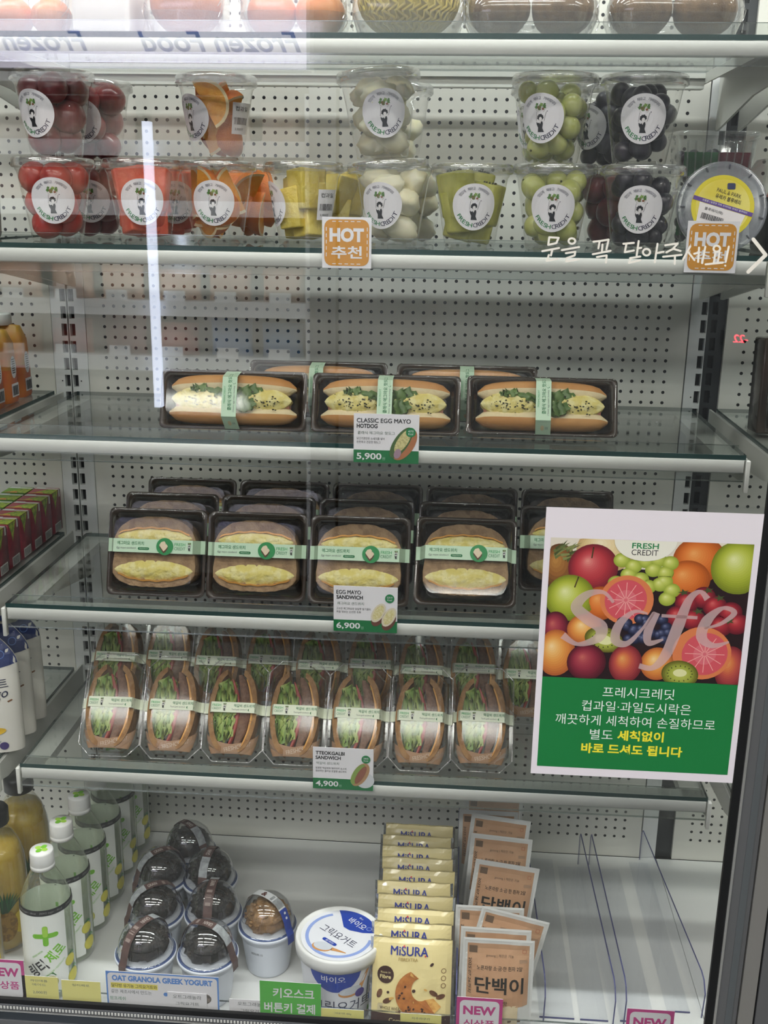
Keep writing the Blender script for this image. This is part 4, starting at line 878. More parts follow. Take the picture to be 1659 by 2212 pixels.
# ------------------------------------------------------------------ bottles on the deck
DZ = ZD + 0.0006
PETG = clear('bottle_plastic', (0.92, 0.955, 0.89), 0.07, 0.8, 0.05, 3.0, 0.06, (0.80, 0.88, 0.74))
SLW = P('bottle_label_white', '#eef1ec', 0.4); LIME = P('bottle_lime', '#79c22e', 0.5); LIME2 = P('bottle_lime_light', '#a6d64c', 0.5); LEM = P('lemon_print', '#d8cf4e', 0.5); LEMD = P('lemon_rind', '#b8b438', 0.5); BLK = P('label_black', '#1d1f22', 0.5)
SLT = clear('label_tint', (0.80, 0.90, 0.72), 0.03, 0.5, 0.1, 4.0, 0.35, (0.62, 0.76, 0.56)); SLV = clear('label_veil', (0.92, 0.95, 0.90), 0.03, 0.5, 0.1, 4.0, 0.45, (0.8, 0.85, 0.8))
BR = 0.0326
def make_bottle():
    t = thing('green_drink_bottle', '', 'bottle')
    prof = [(0, 0.003), (0.02, 0.003), (0.028, 0.0), (0.0315, 0.004), (BR, 0.010), (BR, 0.060), (BR - 0.0012, 0.066), (BR, 0.072), (BR, 0.118), (BR - 0.0016, 0.123), (BR, 0.128), (BR, 0.136), (0.0300, 0.148), (0.0245, 0.162), (0.0175, 0.176), (0.0140, 0.183), (0.0135, 0.192)]
    mb = MB(); mb.lathe(prof, PETG, 40); mb.build('bottle_body', t)
    mb = MB(); mb.lathe([(0.0146, 0.1835), (0.0156, 0.1838), (0.0156, 0.1885), (0.0150, 0.1892), (0.0153, 0.1900), (0.0150, 0.2060), (0.0140, 0.2088), (0.0, 0.2092)], WHITE2, 40, ripple=lambda q, z: 0.00025 * math.sin(q * 2 * PI * 40) if 0.19 < z < 0.206 else 0)
    mb.build('cap', t)
    a = Art()
    for k in range(4):
        an = math.radians(45 + 90 * k); a.ell(0.0050 * math.cos(an), 0.0050 * math.sin(an), 0.0042, 0.0036, (LIME, LIME2)[k % 2], 0, 14, 45 + 90 * k)
    mb = MB(); a.put(mb, lambda u, v, h: (u, v, 0.2094 + h)); mb.build('clover_mark', t)
    R = BR + 0.0006
    fn = lambda u, v, h: ((R + h) * math.sin(u / R), -(R + h) * math.cos(u / R), v)
    a = Art()
    a.rect(-0.060, 0.012, 0.022, 0.134, SLW, 0, 24, 2); a.rect(0.034, 0.012, 0.040, 0.134, SLV, 0, 3, 1); a.rect(0.046, 0.012, 0.064, 0.134, SLT, 0, 8, 1); a.rect(0.064, 0.012, 0.140, 0.134, SLW, 0, 20, 1)
    
    for x, z, r in ((-0.004, 0.030, 0.0105), (0.026, 0.052, 0.0085), (0.030, 0.026, 0.010)):
        a.ell(x, z, r, r, LEMD, 2, 24, 0, 3); a.ell(x, z, r * 0.9, r * 0.9, LEM, 3, 24, 0, 3); a.poly([(x - 0.005, z + r), (x + 0.004, z + r * 1.5), (x + 0.009, z + r * 0.9)], P('leaf_print', '#3f7a44', 0.5), 3)
    # big plus sign and words running up the label
    a.rect(-0.0185, 0.0980, 0.0075, 0.1050, LIME, 2, 10, 1); a.ell(-0.0185, 0.1015, 0.0035, 0.0035, LIME, 2, 14); a.ell(0.0075, 0.1015, 0.0035, 0.0035, LIME, 2, 14); a.rr(-0.0090, 0.0865, -0.0020, 0.1165, 0.0032, LIME, 3); a.rr(-0.0088, 0.1000, -0.0022, 0.1160, 0.0030, LIME2, 4)
    a.txt('링티', -0.0190, 0.0520, 0.0185, BLK, 3, wd=0.0270, bold=0.05, rot=38); a.txt('제로', 0.0050, 0.0730, 0.0185, LIME, 3, wd=0.0270, bold=0.05, rot=38)
    a.txt('RINGER WATER', -0.0175, 0.0740, 0.0026, LIME, 2, wd=0.018, rot=38); a.txt('ZERO SUGAR + ELECTROLYTE', 0.0040, 0.0500, 0.0026, LIME, 2, wd=0.034, rot=38); a.txt('0kcal  500ml', -0.0140, 0.0290, 0.0030, BLK, 2, wd=0.024, rot=38)
    mb = MB(); a.put(mb, fn, 0.00012); b = mb.build('label', t); b['label'] = 'white label with a green plus and slanted words'
    a = Art(); a.rect(-0.062, 0, 0.062, 0.0080, BLK, 0, 30, 1)
    for u in (-0.030, 0.004, 0.040): a.txt('ZERO sugar - 0kcal', u, 0.004, 0.0032, P('band_grey', '#8c8d8c', 0.5), 1, wd=0.030, shear=0.1)
    mb = MB(); R2 = BR + 0.0009
    a.put(mb, lambda u, v, h: ((R2 + h - 0.16 * max(0, v - 0.003)) * math.sin(u / R2), -(R2 + h - 0.16 * max(0, v - 0.003)) * math.cos(u / R2), 0.1315 + v), 0.0002); mb.build('neck_band', t)
    return t
b0 = None
for k, lab in enumerate(('frontmost green drink bottle with white cap behind the yellow price tag', 'second green drink bottle from the front of the row', 'third green drink bottle from the front of the row', 'fourth green drink bottle from the front, cap under the shelf rail', 'fifth green drink bottle in the row, half hidden under the shelf', 'rearmost green drink bottle of the row, by the back wall')):
    if b0 is None: b0 = make_bottle(); o = b0
    else: o = dup(b0)
    o.location = (-0.4035 + 0.001 * k, -0.3700 + 0.0665 * k, DZ); o.rotation_euler = (0, 0, math.radians(24 + (2, -3, 4, 0, 3, 0)[k])); o['label'] = lab; o['group'] = 'green drink bottles on the deck'
JUI = P('pineapple_juice', '#d9bd55', 0.25, n=(40, '#c9a63c', 0.35, 0.7), coat=0.6); JGL = clear('juice_glass', (0.96, 0.96, 0.93), 0.07, 0.8, 0.03, 3.0)
def make_juice():
    t = thing('pineapple_juice_bottle', '', 'bottle')
    pr = [(0.030, 0.0), (0.0365, 0.003), (0.038, 0.012), (0.038, 0.120), (0.036, 0.140), (0.030, 0.160), (0.022, 0.174), (0.0175, 0.182), (0.0170, 0.190)]
    mb = MB(); mb.lathe([(0, 0.002)] + [(r - 0.0015, z + 0.002) for r, z in pr[:6]] + [(0, 0.163)], JUI, 36); mb.build('juice', t)
    mb = MB(); mb.lathe([(0, 0.0)] + pr, JGL, 40); mb.build('bottle_body', t)
    mb = MB(); mb.lathe([(0.0195, 0.187), (0.0205, 0.188), (0.0205, 0.208), (0.0185, 0.211), (0, 0.211)], P('cap_black', '#17181a', 0.4), 36, ripple=lambda q, z: 0.0003 * math.sin(q * 2 * PI * 44) if 0.187 < z < 0.209 else 0); mb.build('cap', t)
    a = Art(); a.ell(0.008, 0.045, 0.016, 0.024, P('pineapple_print', '#8a6a2e', 0.6, n=(200, '#b08a3c', 0.45, 0.55)), 1, 24, 0, 4)
    g = random.Random(4)
    for k in range(13):
        an = math.radians(30 + 120 * k / 12); a.poly([(0.008 - 0.004, 0.066), (0.008 + 0.030 * math.cos(an), 0.066 + 0.034 * math.sin(an)), (0.008 + 0.004, 0.066)], P('pineapple_leaf', '#2f6b3a', 0.6) if k % 2 else P('pineapple_leaf_dark', '#24512e', 0.6), 2)
    a.ell(0.030, 0.045, 0.013, 0.018, P('pineapple_slice', '#e0c63a', 0.6), 0, 20, 0, 3)
    R = 0.0386; mb = MB(); a.put(mb, lambda u, v, h: ((R + h) * math.sin(u / R), -(R + h) * math.cos(u / R), v), 0.0002); mb.build('pineapple_print', t)
    return t
j0 = make_juice()
for k, (x, y, lab) in enumerate(((-0.507, -0.372, 'front pineapple juice bottle cut by the left edge, pineapple on its side'), (-0.506, -0.284, 'pineapple juice bottle with black cap behind the front one'), (-0.506, -0.196, 'pineapple juice bottle third from the front, under the shelf rail'))):
    o = j0 if k == 0 else dup(j0)
    o.location = (x, y, DZ); o.rotation_euler = (0, 0, math.radians(20)); o['label'] = lab; o['group'] = 'pineapple juice bottles'
# ------------------------------------------------------------------ yogurt cups with granola domes
CUPW = P('yogurt_cup_white', '#d6dbe4', 0.35); RIMB = P('rim_blue', '#3c4f7e', 0.4); GRD = P('dark_granola', '#1f1c1a', 0.6, n=(90, '#3a322c', 0.45, 0.65), bump=(180, 1.0)); GRL = P('oat_granola', '#8c6a44', 0.65, n=(120, '#b0885a', 0.4, 0.65), bump=(200, 1.0))
DOME = clear('dome_plastic', (0.93, 0.93, 0.93), 0.11, 0.8, 0.03, 2.5); STB = P('strip_brown', '#4a3531', 0.5, n=(60, '#5c4540', 0.4, 0.6)); STG = P('strip_grey', '#a6aaac', 0.5, n=(160, '#8e9294', 0.4, 0.6)); STW = P('strip_white', '#dfe1e3', 0.5); STBL = P('strip_blue', '#1f3c96', 0.45)
GH = 0.066
def make_gcup(dark):
    t = thing('granola_yogurt_cup', '', 'yogurt cup')
    mb = MB(); mb.lathe([(0, 0.001), (0.026, 0.001), (0.0285, 0.0), (0.0295, 0.003), (0.0355, 0.052), (0.0358, 0.054), (0.0372, 0.0545), (0.0375, 0.060), (0.0402, 0.061), (0.0405, GH - 0.001), (0.0395, GH), (0.036, GH - 0.002)], CUPW, 44); mb.build('cup', t)
    mb = MB(); mb.lathe([(0.0392, GH + 0.0006), (0.0378, GH + 0.0012), (0.0355, GH + 0.0010)], RIMB, 48); mb.lathe([(0.0355, GH + 0.0008), (0.0, GH + 0.0012)], CUPW, 40); mb.build('lid_film', t)
    mb = MB(); mb.lathe([(0.0385, GH + 0.0016), (0.0368, GH + 0.0022), (0.0360, GH + 0.008), (0.0335, GH + 0.020), (0.0285, GH + 0.031), (0.0200, GH + 0.0395), (0.010, GH + 0.0432), (0.0, GH + 0.0440)], DOME, 48); mb.build('dome_lid', t)
    mb = MB(); mb.ball((0, 0, GH + 0.0125), 0.025, GRD if dark else GRL, 26, 16, (1.18, 1.18, 0.80), 0.28, 110, 7)
    g = random.Random(12)
    for k in range(60):
        a_ = g.uniform(0, 2 * PI); e = g.uniform(-0.1, 1.2); r = 0.0252
        mb.ball((1.16 * r * math.cos(a_) * math.cos(e), 1.16 * r * math.sin(a_) * math.cos(e), GH + 0.0125 + 0.80 * r * math.sin(e)), g.uniform(0.0016, 0.0034), GRD if dark else GRL, 6, 4, (1.2, 1, 0.8))
    mb.build('granola', t)
    # paper seal strip over the dome, built along +x to -x; turned by its own rotation
    prof = [(-0.0420, GH - 0.012), (-0.0415, GH + 0.001), (-0.0385, GH + 0.006), (-0.0345, GH + 0.0205), (-0.0293, GH + 0.0318), (-0.0205, GH + 0.0404), (-0.0102, GH + 0.0440), (0, GH + 0.0448), (0.0102, GH + 0.0440), (0.0205, GH + 0.0404), (0.0293, GH + 0.0318), (0.0345, GH + 0.0205), (0.0385, GH + 0.006), (0.0415, GH + 0.001), (0.0420, GH - 0.012)]
    P3 = [Vector((x, 0, z)) for x, z in prof]; acc = [0]
    for p, q in zip(P3[:-1], P3[1:]): acc.append(acc[-1] + (q - p).length)
    tot = acc[-1]
    def fn(u, v, h):
        s_ = min(max(u + tot / 2, 0), tot - 1e-9); k = max(i for i in range(len(acc) - 1) if acc[i] <= s_); d = (P3[k + 1] - P3[k]).normalized(); p = P3[k] + d * (s_ - acc[k]); n = Vector((-d.z, 0, d.x))
        return (p.x + n.x * (h + 0.0003), v, p.z + n.z * (h + 0.0003))
    a = Art(); w_ = 0.0062
    if dark:
        a.rect(-tot / 2, -w_, tot / 2, w_, STB, 0, 60, 1); a.rect(-0.042, -w_, -0.012, w_, STG, 1, 24, 1)
        a.txt('GRAIN', -0.002, 0, 0.0062, P('strip_text', '#cfc4bc', 0.5), 1, wd=0.013, bold=0.0, rot=90 if False else 0)
        for u in (0.012, 0.020, 0.03): a.rect(u, -w_ * 0.7, u + 0.004, w_ * 0.5, P('strip_mark', '#8d7d76', 0.6), 1)
    else:
        a.rect(-tot / 2, -w_, 0.03, w_, STW, 0, 34, 1); a.rect(0.03, -w_, tot / 2, w_, STBL, 0, 12, 1); a.txt('&', -0.004, 0, 0.0085, P('strip_amp', '#5a2c24', 0.5), 1, wd=0.0085, bold=0.04); a.rect(0.008, -w_ * 0.7, 0.012, w_ * 0.7, STG, 1); a.rect(0.014, -w_, 0.028, w_, STG, 1, 6, 1)
        for u in (0.036, 0.043): a.ell(u, 0.001, 0.0018, 0.0018, STW, 1, 10)
    mb = MB(); a.put(mb, fn, 0.0002); b = mb.build('seal_strip', t); b['label'] = 'brown and grey paper seal strip' if dark else 'white and blue paper seal strip'
    if not dark:
        a = Art(); a.txt('2025.05.15', 0, 0, 0.0034, INK, 0, wd=0.017); R = 0.0345; mb = MB(); a.put(mb, lambda u, v, h: ((R + 0.12 * v) * math.sin(u / R - 0.28), -(R + 0.12 * v) * math.cos(u / R - 0.28), 0.041 + v)); mb.build('date_print', t)
    return t
d0 = make_gcup(True)
spots = [((315, 2053), 'front left', 60, 'seal strip hanging down over the yogurt card'), ((449, 2058), 'front right', 340, 'seal strip on its right side'), ((335, 1971), 'left of the second row', 215, 'grey strip end on its left'), ((461, 1970), 'right of the second row', 90, 'brown strip facing forward'), ((347.6, 1895), 'left of the third row', 220, 'long strip sticking out left'), ((454, 1898), 'right of the third row', 265, 'grey strip facing forward'), ((410, 1836), 'rearmost', 320, 'strip running to the right')]
for k, ((px, py), pos, rot, ex) in enumerate(spots):
    o = d0 if k == 0 else dup(d0); p = AZ(px, py, ZD + GH)
    o.location = (p.x, p.y, DZ); o['label'] = 'dark granola yogurt cup, %s, %s' % (pos, ex); o['group'] = 'dark granola yogurt cups'
    for c in o.children:
        if c.name.startswith('seal_strip'): c.rotation_euler = (0, 0, math.radians(rot + 180))
    o.rotation_euler = (0, 0, 0)
o = make_gcup(False); p = AZ(578, 1995, ZD + GH); o.location = (p.x, p.y, DZ); o['label'] = 'single oat granola yogurt cup with white and blue strip beside the big tub'
for c in o.children:
    if c.name.startswith('seal_strip'): c.rotation_euler = (0, 0, math.radians(-32))
# ------------------------------------------------------------------ big yogurt tub
TBL = P('tub_blue', '#1d3fa4', 0.4); TBL2 = P('tub_light_blue', '#8fa4dc', 0.45); TW = P('tub_white', '#e3e4ea', 0.35); TNV = P('tub_navy', '#1b2142', 0.5); WOOD = P('spoon_wood', '#c98f54', 0.6); YOG = P('yogurt_print', '#c9ced6', 0.6)
t = thing('yogurt_tub', 'large white and blue yogurt tub with round printed lid, near the front', 'yogurt tub', (-0.0170, -0.3700, DZ)); TH = 0.108
mb = MB(); mb.lathe([(0, 0.001), (0.040, 0.001), (0.043, 0.0), (0.0438, 0.004), (0.0520, 0.092), (0.0525, 0.098)], TW, 56); mb.build('tub', t)
mb = MB(); mb.lathe([(0.0545, TH - 0.018), (0.0565, TH - 0.0175), (0.0570, TH - 0.010), (0.0568, TH - 0.0025), (0.0555, TH), (0.0530, TH + 0.0004), (0.0505, TH - 0.0030), (0.0, TH - 0.0030)], WHITE2, 64); mb.build('lid', t)
a = Art(); R0 = 0.0495
a.ell(0, 0, R0, R0, TW, 0, 48)
a.ring(0, 0, 0.0395, 0.0440, TBL2, 1, 40, 108, 350)
sec = [(R0 * math.cos(math.radians(q)), R0 * math.sin(math.radians(q))) for q in range(8, 97, 4)]
a.poly(sec + [(-0.002, 0.040), (0.004, 0.016), (0.012, 0.010), (0.030, 0.006)], TBL, 2)
a.txt('바이오', 0.0215, 0.0235, 0.0110, TW, 3, wd=0.028, bold=0.02, rot=-38); a.txt('Bio', 0.026, 0.034, 0.0028, TW, 3, wd=0.006, rot=-38); a.ring(0.0375, 0.014, 0.0028, 0.0036, TBL2, 3, 16)
a.txt('그릭요거트', -0.0010, -0.0020, 0.0135, TNV, 2, wd=0.058, rot=-36)
a.merge(Art().rr(-0.0115, -0.0026, 0.0115, 0.0026, 0.0025, TBL, 0).txt('플레인', 0, 0, 0.0030, TW, 1, wd=0.013), -0.011, -0.0145, 1, -36, 3)
a.ell(-0.0195, -0.0245, 0.0135, 0.0085, WOOD, 2, 24, -15); a.ell(-0.0185, -0.0230, 0.0125, 0.0075, YOG, 3, 24, -15); a.poly([(-0.008, -0.024), (0.012, -0.0335), (0.012, -0.0350), (-0.008, -0.0305)], WOOD, 2)
mb = MB(); a.put(mb, lambda u, v, h: (u, v, TH - 0.0026 + h), 0.00015); b = mb.build('lid_print', t)
a = Art(); rt = lambda z: 0.0434 + 0.0083 * (z - 0.004) / 0.088 + 0.0006
pts = [(-0.034 + 0.068 * k / 20, 0.090) for k in range(21)] + [(0.034 * math.cos(PI * k / 20), 0.090 - 0.032 * math.sin(PI * k / 20) ** 0.8) for k in range(1, 20)]
vs = []; fs = []
for k in range(21):
    x = -0.034 + 0.068 * k / 20; dpt = 0.032 * max(0.0, 1 - (x / 0.034) ** 2) ** 0.6; vs += [(x, 0.0895), (x, 0.0895 - dpt)]
for k in range(20): fs.append((2 * k, 2 * k + 1, 2 * k + 3, 2 * k + 2))
a.raw(vs, fs, TBL, 1); a.txt('바이오', -0.002, 0.078, 0.010, TW, 2, wd=0.030, bold=0.015)
a.txt('그릭요거트', 0.010, 0.034, 0.018, TNV, 2, wd=0.082)
a.ell(0.020, 0.056, 0.016, 0.0075, WOOD, 1, 20, 8, 2); a.ell(0.020, 0.0585, 0.015, 0.0065, YOG, 2, 20, 8, 2); a.poly([(0.030, 0.061), (0.042, 0.084), (0.046, 0.084), (0.036, 0.058)], WOOD, 1); a.ell(0.033, 0.052, 0.0068, 0.0068, P('tub_purple', '#4a3a86', 0.5), 3, 20, 0, 2)
a.rect(0.052, 0.055, 0.064, 0.088, TBL, 1, 4, 1); a.rect(0.045, 0.028, 0.047, 0.070, GRAYINK, 1); a.rect(0.050, 0.030, 0.058, 0.040, P('tub_mid_blue', '#3f64c4'), 1, 3, 1); a.rect(0.050, 0.012, 0.060, 0.020, P('tub_green', '#7ab05a'), 1, 3, 1)
mb = MB(); a.put(mb, lambda u, v, h: ((rt(v) + h) * math.sin(u / 0.049), -(rt(v) + h) * math.cos(u / 0.049), v), 0.00015); mb.build('tub_print', t)
# ------------------------------------------------------------------ cookie bags
CREAM = P('cookie_bag_cream', '#e6d59a', 0.28, coat=0.3, bump=(45, 0.25)); BRN = P('cookie_bag_brown', '#43261d', 0.3, coat=0.3); FOIL = P('bag_foil', '#c4c6c8', 0.22, 0.9, bump=(120, 0.6)); MBL = P('brand_blue', '#1f2f8c', 0.4); MRD = P('brand_red', '#d03a34', 0.4)
CKB = P('cookie_print', '#a8642c', 0.6, n=(120, '#c07a38', 0.4, 0.65)); CKI = P('cookie_inside_print', '#d8a85a', 0.7, n=(200, '#c48a40', 0.4, 0.6)); CHIP = P('chip_print', '#3a1d16', 0.5); OATP = P('oat_print', '#d9ac5c', 0.6)
BW, BHH, BD = 0.1000, 0.126, 0.0075
def bulge(u, v, sd):
    a_ = max(0.0, 1 - (abs(u) / (BW / 2)) ** 3) * max(0.0, 1 - (abs(v - BHH / 2) / (BHH / 2)) ** 3.2)
    return BD * a_ ** 0.7 + 0.0012 * mnoise.noise(Vector((u * 60, v * 45, sd))) * (0.4 + a_)
def make_cookie(sd, full):
    t = thing('cookie_bag', '', 'cookie bag')
    a = Art(); a.rect(-BW / 2, 0.0, BW / 2, BHH, CREAM, 0, 16, 22)
    a.txt('MiSURA', -0.004, BHH - 0.0140, 0.0108, MBL, 2, wd=0.047, bold=0.035); a.ell(-0.0105, BHH - 0.0082, 0.0012, 0.0013, MRD, 3, 10); a.ell(0.0165, BHH - 0.0188, 0.0012, 0.0012, MRD, 3, 10)
    a.txt('FIBREXTRA', -0.005, BHH - 0.0240, 0.0040, P('bag_tan', '#a08448'), 2, wd=0.024)
    for k in range(3): a.ring(0.040, BHH - 0.036 - 0.009 * k, 0.0024, 0.0032, P('bag_icon', '#7a5a3a'), 2, 14)
    g = random.Random(8)
    for k in range(16):
        x, y = g.uniform(-0.03, 0.038), g.uniform(0.036, 0.108)
        if y > BHH - 0.040 and x < 0.022: continue
        a.ell(x, y, g.uniform(0.0014, 0.003), g.uniform(0.0012, 0.0022), g.choice((CHIP, CHIP, OATP)), 2, 10, g.uniform(0, 180))
    if full:
        a.rect(-BW / 2, 0.0, BW / 2, 0.034, BRN, 1, 12, 5); a.rr(-0.042, 0.036, 0.004, 0.046, 0.002, P('bag_flour_box', '#c9bb94'), 2); a.txt('WHOLE WHEAT FLOUR', -0.019, 0.041, 0.0040, BRN, 3, wd=0.040)
        a.txt('Combinati', -0.012, 0.026, 0.0055, CREAM, 2, wd=0.030, bold=0.01); a.txt('con Gocce di Cioccolato', -0.008, 0.0165, 0.0060, CREAM, 2, wd=0.066, bold=0.01)
        a.ell(-0.033, 0.082, 0.0105, 0.0110, CHIP, 2, 20, 0, 2); a.txt('Ricco in', -0.033, 0.085, 0.0026, CREAM, 3, wd=0.012); a.txt('Fibre', -0.033, 0.0795, 0.0048, CREAM, 3, wd=0.014, bold=0.02)
        arc = [(0.010 + 0.030 * math.cos(math.radians(q)), 0.060 + 0.030 * math.sin(math.radians(q))) for q in range(112, 318, 8)]
        arc2 = [(0.012 + 0.012 * math.cos(math.radians(q)), 0.066 + 0.014 * math.sin(math.radians(q))) for q in range(300, 100, -14)]
        a.poly(arc + arc2, CKB, 3); a.poly([arc[0], (0.004, 0.080), arc2[-1], (-0.002, 0.083)], CKI, 4); a.poly([arc[-1], (0.038, 0.046), (0.028, 0.056), arc2[0]], CKI, 4)
        for k in range(12):
            q = math.radians(g.uniform(125, 300)); r = g.uniform(0.019, 0.027); a.ell(0.010 + r * math.cos(q), 0.060 + r * math.sin(q), 0.0017, 0.0013, CHIP, 5, 8, g.uniform(0, 90))
        for x, y, ro in ((-0.040, 0.058, 70), (-0.030, 0.050, 30), (0.028, 0.062, -30), (0.037, 0.058, 20)): a.ell(x, y, 0.006, 0.0032, P('almond_print', '#5c3a26', n=(200, '#7a5236', 0.45, 0.6)), 2, 14, ro)
    mb = MB(); a.put(mb, lambda u, v, h: (u, -bulge(u, v, sd) - h, v), 0.0004)
    n = 16; vs = []; fs = []
    for j in range(13):
        for i in range(n + 1): u = -BW / 2 + BW * i / n; v = BHH * j / 12; vs.append((u, 0.0012 + 0.2 * bulge(u, v, sd + 9), v))
    for j in range(12):
        for i in range(n): k = j * (n + 1) + i; fs.append((k, k + n + 1, k + n + 2, k + 1))
    mb.add(vs, fs, FOIL, True); mb.build('bag', t)
    mb = MB()
    for z0, z1 in ((BHH, BHH + 0.0014),):
        n = 30; vs = []
        for i in range(n + 1): x = -BW / 2 + BW * i / n; q = 0.0006 * (i % 2) + 0.002 * math.sin(i * 0.5 + sd); vs += [(x, q - 0.0002, z0), (x, q - 0.001, z1)]
        mb.add(vs, [(2 * i, 2 * i + 2, 2 * i + 3, 2 * i + 1) for i in range(n)], CREAM)
        mb.add([(v[0], v[1] + 0.0009, v[2]) for v in vs], [(2 * i + 1, 2 * i + 3, 2 * i + 2, 2 * i) for i in range(n)], FOIL)
    mb.build('top_seal', t)
    mb = MB(); 
    for s_ in (-1, 1):
        vs = []; n = 26
        for i in range(n + 1): v = BHH * i / n; q = 0.0012 * math.sin(i * 1.1 + sd); vs += [(s_ * BW / 2, 0.0006 + q * 0.5, v), (s_ * (BW / 2 + 0.0035), 0.003 + q, v)]
        f_ = [(2 * i, 2 * i + 1, 2 * i + 3, 2 * i + 2) for i in range(n)]; mb.add(vs, f_ if s_ > 0 else [q[::-1] for q in f_], FOIL, True)
    mb.build('foil_side', t)
    return t
protos = [make_cookie(1.0, True), make_cookie(4.0, False), make_cookie(7.0, False)]; used = [False] * 3
lab = ['frontmost cream cookie bag with a bitten cookie picture and brown base'] + ['cream cookie bag, %s from the front of the row' % q for q in ('second', 'third', 'fourth', 'fifth', 'sixth', 'seventh', 'eighth', 'ninth')] + ['rearmost cream cookie bag of the row']
ry = (-0.428, -0.3995, -0.371, -0.343, -0.3145, -0.286, -0.258, -0.2295, -0.201, -0.1725); rx = (0, 0, 0.001, -0.001, 0.0005, 0.002, 0.003, -0.001, -0.001, 0.001); rz = (0, -1, 1, 2, -3, 2, -2, 1, 0, 1)
for k in range(10):
    i = 0 if k == 0 else 1 + k % 2
    if not used[i]: o = protos[i]; used[i] = True
    else: o = dup(protos[i])
    o.location = (0.0790 + rx[k] - 0.0004 * k, ry[k], DZ); o.rotation_euler = (math.radians(-18), math.radians(rz[k] * 0.8), math.radians(rz[k])); o['label'] = lab[k]; o['group'] = 'cream cookie bags in a row'
    o.location.z = DZ + 0.0012 + abs(math.sin(math.radians(rz[k] * 0.8))) * 0.053
# ------------------------------------------------------------------ smoked egg pouches
KRF = P('pouch_kraft', '#c39a78', 0.45, n=(30, '#b98e6c', 0.35, 0.65)); PWH = P('pouch_white', '#dcdcd8', 0.35); PEG = P('pouch_egg', '#d8c29a', 0.35, n=(30, '#e6d8b8', 0.3, 0.7), coat=0.4); PDK = P('pouch_dark_text', '#26221e', 0.5); PGY = P('pouch_soft_text', '#6d5846', 0.5); PRD = P('pouch_red_mark', '#b0694e', 0.5)
PW, PHH, PDp = 0.082, 0.142, 0.016
POUCHC = clear('pouch_film', (0.95, 0.95, 0.94), 0.07, 0.7, 0.06, 3.0, 0.25, (0.85, 0.84, 0.82))
def pb(u, v, sd):
    a_ = max(0.0, 1 - (abs(u) / (PW / 2)) ** 4) * max(0.0, 1 - (abs(v - 0.055) / 0.075) ** 2)
    return PDp * a_ * 0.8 + 0.0007 * mnoise.noise(Vector((u * 70, v * 60, sd)))
def make_pouch(sd):
    t = thing('egg_pouch', '', 'egg pouch')
    a = Art(); a.rect(-PW / 2, 0, PW / 2, PHH, PWH, 0, 14, 22); a.rect(-PW / 2 + 0.003, 0.060, PW / 2 - 0.003, PHH - 0.004, KRF, 1, 12, 12); a.rect(-0.030, 0.014, 0.026, 0.062, PEG, 1, 10, 8)
    a.txt('gonong | 계란은 가농', 0.002, PHH - 0.0185, 0.0042, PGY, 2, wd=0.034); a.txt('노른자랑 소·금·한 흰자 2알', 0.002, PHH - 0.0330, 0.0056, PDK, 2, wd=0.056, bold=0.01); a.txt('단백이', 0.002, PHH - 0.0545, 0.0210, PDK, 2, wd=0.060, bold=0.05)
    a.txt('구운맛', 0.004, PHH - 0.0765, 0.0056, PDK, 2, wd=0.017); a.txt('2025.07.26까지', -0.0345, PHH - 0.045, 0.0042, PDK, 2, wd=0.045, rot=90 + 180); a.rect(-0.036, PHH - 0.016, -0.026, PHH - 0.007, PGY, 2); a.ring(0.032, PHH - 0.012, 0.0026, 0.0034, PRD, 2, 4, 45, 405); a.rr(0.026, PHH - 0.026, 0.036, PHH - 0.022, 0.001, P('pouch_grey_mark', '#a4846a'), 2)
    a.txt('99.5%', 0.024, 0.026, 0.0060, PDK, 2, wd=0.015)
    for y in (0.040, 0.018, 0.012, 0.008): a.rect(-0.026, y, -0.016, y + 0.002, PGY, 2); a.rect(-0.006, y, 0.004, y + 0.002, PGY, 2); a.rect(0.014, y - 0.001, 0.030, y + 0.002, PGY, 2)
    mb = MB(); a.put(mb, lambda u, v, h: (u, -pb(u, v, sd) - h, v), 0.0005)
    n = 12; vs = []; fs = []
    for j in range(13):
        for i in range(n + 1): u = -PW / 2 + PW * i / n; v = PHH * j / 12; vs.append((u, 0.001 + 0.55 * pb(u, v, sd + 4), v))
    for j in range(12):
        for i in range(n): k = j * (n + 1) + i; fs.append((k, k + n + 1, k + n + 2, k + 1))
    mb.add(vs, fs, PWH, True); mb.build('pouch', t)
    mb = MB(); mb.add([(-PW / 2, -0.0004, 0), (-PW / 2 - 0.003, 0, 0), (-PW / 2 - 0.003, 0, PHH + 0.003), (PW / 2 + 0.003, 0, PHH + 0.003), (PW / 2 + 0.003, 0, 0), (PW / 2, -0.0004, 0), (PW / 2, -0.0004, PHH), (-PW / 2, -0.0004, PHH)], [(0, 7, 2, 1), (7, 6, 3, 2), (6, 5, 4, 3)], P('pouch_edge', '#d9d9d6', 0.4)); mb.build('sealed_edge', t)
    return t
e0 = make_pouch(2.0)
